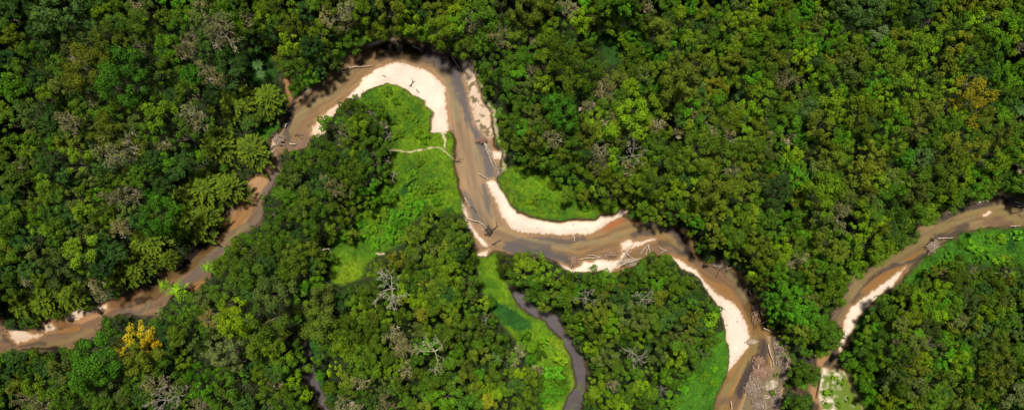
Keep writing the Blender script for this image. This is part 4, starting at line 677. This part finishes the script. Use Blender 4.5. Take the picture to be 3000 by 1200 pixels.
# ================= the rest of the canopy: one mass =================
SV, ST_, SL = [], [], []
def stuff_crown(X, Y, z, R, c, style, rng, zs=1.0, sub=None):
    ci = cls_for(R); Vq, T = ARR[ci, style, int(rng.integers(ncls[ci]))]; s = R/CLS[ci]; a = rng.uniform(0, 6.28)
    if sub:
        n = len(T); m = rng.uniform(size=n) < sub; Vq = Vq.reshape(n, 4, 3)[m].reshape(-1, 3); T = T[m]
    ca, sa = math.cos(a)*s, math.sin(a)*s
    W = np.empty(Vq.shape, dtype=np.float32)
    W[:, 0] = Vq[:, 0]*ca-Vq[:, 1]*sa+X; W[:, 1] = Vq[:, 0]*sa+Vq[:, 1]*ca+Y; W[:, 2] = Vq[:, 2]*s*zs+z
    SV.append(W); ST_.append(T.astype(np.float32)); SL.append(np.tile(np.array(c, dtype=np.float32), (len(T), 1)))
rng = np.random.default_rng(11)
for px, py, r, c in rest:
    R0 = r/10*(1.10 if od_at(px, py) > -30 else rng.uniform(1.0, 1.3)); z = height_for(px, py, R0)+rng.uniform(-1.5, 1.0)+5*(float(noise(np.array([px/55.]), np.array([py/55.]), 88)[0])-.55)*min(1, max(0, -od_at(px, py)/60)); R = R0*(HC-z)/HC
    stuff_crown(wx(px, z), wy(py, z), z, R, jit_col(COLS[c], rng), STYLE[c], rng, zs=rng.uniform(1.0, 1.5))
# fill inside the frame where the forest has no crown yet, and a belt outside it
AX = np.array([t[0] for t in trees]+[b[0] for b in BAMBOO]); AY = np.array([t[1] for t in trees]+[b[1] for b in BAMBOO]); AR = np.array([t[2] for t in trees]+[b[2] for b in BAMBOO])
added = []; nfill = 0
for gy in np.arange(-330, 1530, 17):
    for gx in np.arange(-330, 3330, 17):
        x = gx+rng.uniform(-7, 7); y = gy+rng.uniform(-7, 7)
        fr = (-40 < x < 3040 and -40 < y < 1240)
        if not fr and (gx/17+gy/17) % 2 > .5: continue
        o = od_at(x, y)
        if o > -13: continue
        d = (np.hypot(AX-x, AY-y)-AR*.95).min()
        if fr:
            if d < 14: continue
            R0 = min(rng.uniform(1.2, 1.9), max(.8, fit_r(x, y, 30)/10)); cl = 'g' if rng.uniform() < .4 else ('d' if rng.uniform() < .5 else 'o')
            z = height_for(x, y, R0)*rng.uniform(.35, .75)
        else:
            if d < 10: continue
            R0 = rng.uniform(2.0, 3.6); cl = 'gdboygk'[int(rng.integers(7))]; z = height_for(x, y, R0)+rng.uniform(-1, 1)
        R = R0*(HC-z)/HC; nfill += 1
        stuff_crown(wx(x, z), wy(y, z), z, R, jit_col(COLS[cl], rng), STYLE[cl], rng, sub=None if fr else .6)
print('fill', nfill)
Vs = np.concatenate(SV); Tt = np.concatenate(ST_); Lc = np.concatenate(SL); print('canopy quads', len(Tt))
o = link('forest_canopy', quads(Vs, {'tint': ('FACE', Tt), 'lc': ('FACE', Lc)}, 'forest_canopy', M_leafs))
tag(o, 'dense mass of small rounded green crowns filling the forest between the larger trees', 'forest', kind='stuff')
del Vs, Tt, Lc; SV.clear(); ST_.clear(); SL.clear()
# understorey: sparse low foliage on the forest floor
rng = np.random.default_rng(12); P = []; CLs = []
n = 170000; x = rng.uniform(-330, 3330, n); y = rng.uniform(-330, 1530, n)
i = np.clip(((x+600)/5).astype(int), 0, len(LX)-1); j = np.clip(((y+600)/5).astype(int), 0, len(LY)-1)
m = OD[j, i] < -4; x, y = x[m], y[m]; n = len(x); z = np.abs(rng.normal(size=n))*1.6+.1+3*fbm(x/30, y/30, 5)*ss(4, 30, -OD[j, i][m])
P = np.stack([(x-1500)/10, (850-y)/10, z], 1)
q = leafquads(P, unit(rng.normal(size=(n, 3))*.6+np.array((0, 0, 1.))), .62, rng)
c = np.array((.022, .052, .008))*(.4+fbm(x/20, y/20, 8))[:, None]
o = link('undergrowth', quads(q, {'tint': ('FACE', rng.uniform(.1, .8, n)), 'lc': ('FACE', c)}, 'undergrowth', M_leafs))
tag(o, 'dark low undergrowth covering the forest floor beneath the trees', 'undergrowth', kind='stuff')
# meadow grass
rng = np.random.default_rng(13)
vm = (MEA > .45) & (WAT < -1) & (SND < 0) & (np.abs(GX.ravel()) < 160) & (GY.ravel() > -45) & (GY.ravel() < 95)
idx = np.nonzero(vm)[0]; idx = np.repeat(idx, 2); n = len(idx); print('grass', n)
P = V[idx]+np.stack([rng.uniform(-.2, .2, n), rng.uniform(-.2, .2, n), rng.uniform(0, .25, n)+.35*ss(.55, .7, fbm(PX[idx]/16, PY[idx]/16, 31))], 1)
q = leafquads(P, unit(rng.normal(size=(n, 3))*.42+np.array((0, 0, 1.))), .30, rng)
o = link('meadow_grass', quads(q, {'tint': ('FACE', np.clip(rng.normal(size=n)*.16+.12+.5*fbm(PX[idx]/22, PY[idx]/22, 44), 0, 1)), 'lc': ('FACE', col[idx]*1.1*(.6+.8*noise(PX[idx]/7, PY[idx]/7, 95))[:, None])}, 'meadow_grass', M_leafs))
tag(o, 'bright green grass and low weeds covering the river meadows', 'grass', kind='stuff')
# ================= bamboo =================
def bamboo_arrays(R, seed, npl=115, Lk=1.2, fill=600):
    rng = np.random.default_rng(seed); q = []; T = []; cul = []
    an = rng.uniform(0, 6.28, 3)
    for i in range(npl):
        f = math.sqrt((i+.5)/npl); a = i*2.39996+rng.normal()*.12; f0 = f; f *= rng.uniform(.86, 1.14)*(1+.16*math.sin(2*a+an[0])+.13*math.sin(3*a+an[1])+.07*math.sin(7*a+an[2]))
        zz = 10.5-5.5*min(f, 1.2)**2.2+rng.normal()*.6
        tip = np.array((math.cos(a)*f*R, math.sin(a)*f*R, zz)); out = np.array((math.cos(a), math.sin(a), .55-1.0*f)); out = out/np.linalg.norm(out)
        L = rng.uniform(1.1, 1.9)*Lk; n = int(42*Lk); u = rng.uniform(0, 1, n); base = tip-out*L
        side = np.cross(out, (0, 0, 1.)); side /= np.linalg.norm(side)
        wd = (.27 if Lk < 2 else .34)*np.sin(np.clip(u*.9+.1, 0, 1)*math.pi)
        Pp = base+out*(u*L)[:, None]+side*(rng.normal(size=n)*wd)[:, None]+rng.normal(size=(n, 3))*.06
        ld = unit(out+side*(rng.normal(size=n)*.5)[:, None]+rng.normal(size=(n, 3))*.2)
        nn_ = unit(np.cross(ld, side)+rng.normal(size=(n, 3))*.35); nn_ = np.where(nn_[:, 2:] < 0, -nn_, nn_)
        v = np.cross(nn_, ld); s = .5*rng.uniform(.7, 1.2, n)[:, None]
        Q = np.empty((n, 4, 3)); Q[:, 0] = Pp-ld*s*.5; Q[:, 1] = Pp+v*s*.16; Q[:, 2] = Pp+ld*s*.5; Q[:, 3] = Pp-v*s*.16
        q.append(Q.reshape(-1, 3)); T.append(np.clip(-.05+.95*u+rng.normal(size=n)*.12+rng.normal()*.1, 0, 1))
        if i % 5 == 0: cul += [((math.cos(a)*.2*f*R, math.sin(a)*.2*f*R, -.2), (math.cos(a)*.45*f*R, math.sin(a)*.45*f*R, zz*.6), .07, .055), ((math.cos(a)*.45*f*R, math.sin(a)*.45*f*R, zz*.6), tuple(tip), .055, .02)]
    n = fill; a = rng.uniform(0, 6.28, n); f = np.sqrt(rng.uniform(0, 1, n))*.92; P = np.stack([np.cos(a)*f*R, np.sin(a)*f*R, 8.6-5.2*f**2+rng.normal(size=n)*.5], 1)
    q.append(leafquads(P, unit(rng.normal(size=(n, 3))*.5+np.array((0, 0, 1.))), .5, rng, .35)); T.append(rng.uniform(0, .3, n))
    return np.concatenate(q), np.concatenate(T), cul
BMS = []
for s in range(4):
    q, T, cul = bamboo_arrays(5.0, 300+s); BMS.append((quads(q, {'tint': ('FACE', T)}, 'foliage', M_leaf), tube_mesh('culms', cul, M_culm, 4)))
q, T, cul = bamboo_arrays(2.4, 320, 13, 2.2, 30); SPR = (quads(q, {'tint': ('FACE', T)}, 'foliage', M_leaf), tube_mesh('culms', cul, M_culm, 4))
rng = np.random.default_rng(14)
bl = label_all([(b[0], b[1], b[2], 'lime' if BMC[i] else 'olive') for i, b in enumerate(BAMBOO)], 'bamboo clump')
for i, (px, py, r) in enumerate(BAMBOO):
    rr = r if BMC[i] else min(r*1.12, fit_r(px, py, 200)+3); s = rr/10/5.0; f, cu = SPR if r < 36 and BMC[i] else BMS[i % 4]; e = bpy.data.objects.new('bamboo_clump', None); C.objects.link(e)
    if BMC[i]: s = r/10/2.4*.9
    hs = .85 if r > 35 else .6
    z = 8*hs; e.location = (wx(px, z), wy(py, z), 0); a = rng.uniform(0, 6.28)
    tag(e, bl[i], 'bamboo', 'bamboo clumps along the left river')
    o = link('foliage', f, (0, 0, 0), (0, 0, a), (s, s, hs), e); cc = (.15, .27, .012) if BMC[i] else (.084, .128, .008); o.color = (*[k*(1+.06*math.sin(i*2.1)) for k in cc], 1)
    link('culms', cu, (0, 0, 0), (0, 0, a), (s, s, hs), e)
# ================= bare trees and palms =================
def bare_meshes(seed, mat, R=6., H=16.):
    rng = np.random.default_rng(seed); segs = branch_segs(R, R, rng, depth=3, k0=5)
    segs = [(p0+np.array((0, 0, H-.35*R)), p1+np.array((0, 0, H-.35*R)), max(r0*.62, .045), max(r1*.62, .032)) for p0, p1, r0, r1 in segs]
    tr = [((0, 0, -.3), (.15, .1, H*.5), .42, .34), ((.15, .1, H*.5), (0, 0, H-.35*R), .34, .27)]
    return tube_mesh('branches', segs, mat, 4), tube_mesh('trunk', tr, mat, 7)
BT = [bare_meshes(400+i, M_pale) for i in range(5)]; BTm = bare_meshes(410, M_moss)
stars = [s for s in specials if s[3] == '*']; palms = [s for s in specials if s[3] == '#']
rng = np.random.default_rng(15)
hand = {0: None}
bl = label_all([(t[0], t[1], t[2], 'large pale leafless' if t[2] > 30 else 'small whitish leafless') for t in stars], 'tree')
for i, (px, py, r, c) in enumerate(stars):
    R = r/10*.94; z = height_for(px, py, R)+(1.5 if r > 30 else .5); moss = abs(px-1271) < 12 and abs(py-1031) < 12
    b, tk = BTm if moss else BT[i % 5]
    e = bpy.data.objects.new('bare_tree', None); C.objects.link(e); e.location = (wx(px, z), wy(py, z), 0)
    lab = bl[i]
    if moss: lab = 'large leafless tree with mossy yellow-green branches in the bottom centre forest'
    if abs(px-1143) < 12 and abs(py-845) < 12: lab = 'biggest pale leafless tree, between the dirt trail and the forest below it'
    if abs(px-1858) < 12 and abs(py-451) < 12: lab = 'white leafless tree with twisted limbs in the forest right of the centre meadow'
    if abs(px-1861) < 12 and abs(py-1037) < 12: lab = 'white leafless tree over reddish dead leaves right of the oxbow stream'
    tag(e, lab, 'bare tree', 'leafless trees')
    s = R/6.; a = rng.uniform(0, 6.28); link('branches', b, (0, 0, 0), (0, 0, a), (s, s, z/16.), e); link('trunk', tk, (0, 0, 0), (0, 0, a), (max(s, .35), max(s, .35), z/16.), e)
def palm_meshes():
    rng = np.random.default_rng(50); q = []; T = []
    for i in range(11):
        a = i*6.283/11+rng.normal()*.1; L = 2.2; pts = []
        for k in range(13):
            t = k/12; pts.append(np.array((math.cos(a)*L*t, math.sin(a)*L*t, .9*math.sin(t*2.2)*L*.35)))
        side = np.array((-math.sin(a), math.cos(a), -.15))
        for k in range(1, 13):
            for sg in (-1, 1):
                p = pts[k]; w_ = .55*math.sin(min(1, k/12*1.1+.12)*math.pi)*1.0+.06; d = unit((side*sg*np.array((1, 1, sg))+np.array((math.cos(a), math.sin(a), -.2))*.7)[None])[0]
                f = pts[k]-pts[k-1]; q += [p-f*.42, p+f*.42, p+d*w_+f*.25, p+d*w_]; T.append(.5+rng.normal()*.15)
    H = 8.; return quads(np.array(q), {'tint': ('FACE', np.clip(T, 0, 1))}, 'fronds', M_leaf), tube_mesh('trunk', [((0, 0, -.2), (.1, .1, H*.5), .17, .14), ((.1, .1, H*.5), (0, 0, H), .14, .11)], M_bark, 7)
fr, pt = palm_meshes()
pl = label_all([(p[0], p[1], p[2], 'star-shaped') for p in palms], 'palm')
for i, (px, py, r, c) in enumerate(palms):
    z = 8; e = bpy.data.objects.new('palm_tree', None); C.objects.link(e); e.location = (wx(px, z), wy(py, z), 0); s = r/10/2.0
    tag(e, pl[i], 'palm', 'small palms')
    o = link('fronds', fr, (0, 0, 8), (0, 0, i*1.3), (s, s, s), e); o.color = (.09, .18, .05, 1); link('trunk', pt, (0, 0, 0), (0, 0, 0), (s, s, 1), e)
# ================= fallen timber and driftwood =================
rng = np.random.default_rng(16)
for kind, wd, pts, nb, lab in LOGS:
    x0, y0 = pts[len(pts)//2]; o0 = np.array((wx(x0), wy(y0)))
    hi = 3.0 if 'forest' in lab or 'undergrowth' in lab or 'olive' in lab or 'bushes' in lab else 0
    if 'forest' in lab or 'olive' in lab: hi = 9.
    segs = []; n = len(pts); r = wd/20*1.15; P3 = []
    for k, (a, b) in enumerate(pts): P3.append(np.array((wx(a, hi)-o0[0], wy(b, hi)-o0[1], -.75+r+.5*math.sin(k*1.3)*.4+hi)))
    for k in range(n-1):
        ra = r*(1-.5*k/(n-1)); rb = r*(1-.5*(k+1)/(n-1)); mid = (P3[k]+P3[k+1])/2+np.append(rng.normal(size=2)*.12, .05)
        segs += [(P3[k], mid, ra, (ra+rb)/2), (mid, P3[k+1], (ra+rb)/2, rb)]
    for b in range(nb):
        k = int(rng.integers(len(segs))); p = segs[k][0]*.5+segs[k][1]*.5; d = segs[k][1]-segs[k][0]; d = d/np.linalg.norm(d)
        s = np.array((-d[1], d[0], .5))*(1 if b % 2 else -1); v = unit((d*.6+s*rng.uniform(.5, 1))[None])[0]; L = rng.uniform(.7, 1.8)
        m = p+v*L*.5; segs += [(p, m, r*.45, r*.3), (m, m+unit((v+rng.normal(size=3)*.35)[None])[0]*L*.5, r*.3, r*.12)]
    o = link('fallen_log', tube_mesh('fallen_log', segs, M_drift if kind == 'w' else M_dark, 6), (o0[0], o0[1], 0))
    tag(o, lab, 'log', 'fallen logs and snags along the water')
PILES = [(2236,1088,24,16,200,0.3,M_brush,"dense reddish-brown brushwood heap at the top of the driftwood jam"),
(2224,1056,13,11,130,None,M_brush,"round reddish root mass of the uprooted tree standing in the dark pool"),
(2305,1088,14,34,150,1.1,M_greyb,"long strands of grey-brown branches sweeping down the right of the jam"),
(2212,1135,24,26,170,None,M_greyb,"tangle of forked grey branches reaching into the river at the jam's left"),
(2276,1176,13,34,160,.95,M_greyb,"tight bundle of grey branches at the bottom edge of the jam"),
(2230,1185,24,16,120,1.5,M_greyb,"pale stick litter at the bottom edge left of the grey bundle"),
(2285,1012,20,22,90,None,M_greyb,"loose pale sticks on the sand above the driftwood jam"),
(2290,1050,14,22,70,1.3,M_greyb,"thin pale branches on the sand between water and jam"),
(1455,500,9,14,80,2.0,M_greyb,"grey brush heap at the foot of the two long leaning logs"),
(1414,409,14,6,70,.5,M_brush,"reddish root mass at the top of the two long leaning logs"),
(2735,722,12,16,110,.9,M_greyb,"grey debris heap against the grass at the right river's narrows"),
(815,408,10,13,110,None,M_greyb,"coiled grey root tangle on the left bank above the bamboo"),
(1680,765,10,15,110,1.5,M_brush,"reddish-brown upturned root plate at the left end of the lower bar"),
(1790,745,16,7,60,.2,M_brush,"brown twigs in the shallows above the lower sand bar"),
(1845,765,22,9,70,.4,M_drift,"pale stick litter under the crossed logs right of the lower bar"),
(2108,775,14,8,70,None,M_greyb,"grey debris caught on the bank above the right dark water"),
(2215,915,7,26,70,1.75,M_brush,"brown sticks along the dark outer bank of the right curve"),
(2240,860,10,24,50,1.6,M_greyb,"fallen branches in the bushes beyond the right curve's outer bank"),
(1432,675,9,10,40,None,M_dark,"dark twig tangle at the tip of the big white snag"),
(2205,1000,14,7,40,0,M_drift,"pale twigs over the water beside the tip of the right bar"),
(470,920,9,24,60,1.5,M_culm,"fallen bamboo stems lying in the water left of the lime bamboo")]
for px, py, rx, ry, n, ang, mat, lab in PILES:
    segs = []
    for i in range(int(n*1.5)):
        u, v = rng.normal()*.45*rx/10, rng.normal()*.45*ry/10; a = ang+rng.normal()*.28 if ang is not None else rng.uniform(0, 6.28)
        if ang is not None and rng.uniform() < .15: a = rng.uniform(0, 6.28)
        L = rng.uniform(.5, 2.3)*(.55+max(rx, ry)/32); z = -.7+abs(rng.normal())*.45; r = rng.uniform(.04, .11)
        d = np.array((math.cos(a), math.sin(a), rng.normal()*.12)); c0 = np.array((u, v, z)); b = c0+np.append(rng.normal(size=2)*L*.12, .1)
        segs += [(c0-d*L/2, b, r, r*.8), (b, c0+d*L/2, r*.8, r*.3)]
        if rng.uniform() < .4: d2 = np.array((math.cos(a+.7), math.sin(a+.7), .15)); segs.append((b, b+d2*L*.4, r*.6, r*.25))
    if 'uprooted' in lab: segs += [((-.03, -.6, -.4), (-.1, -2.9, -.5), .42, .33)]
    o = link('driftwood_pile', tube_mesh('driftwood_pile', segs, mat, 4), (wx(px), wy(py), 0)); tag(o, lab, 'driftwood', 'driftwood piles')
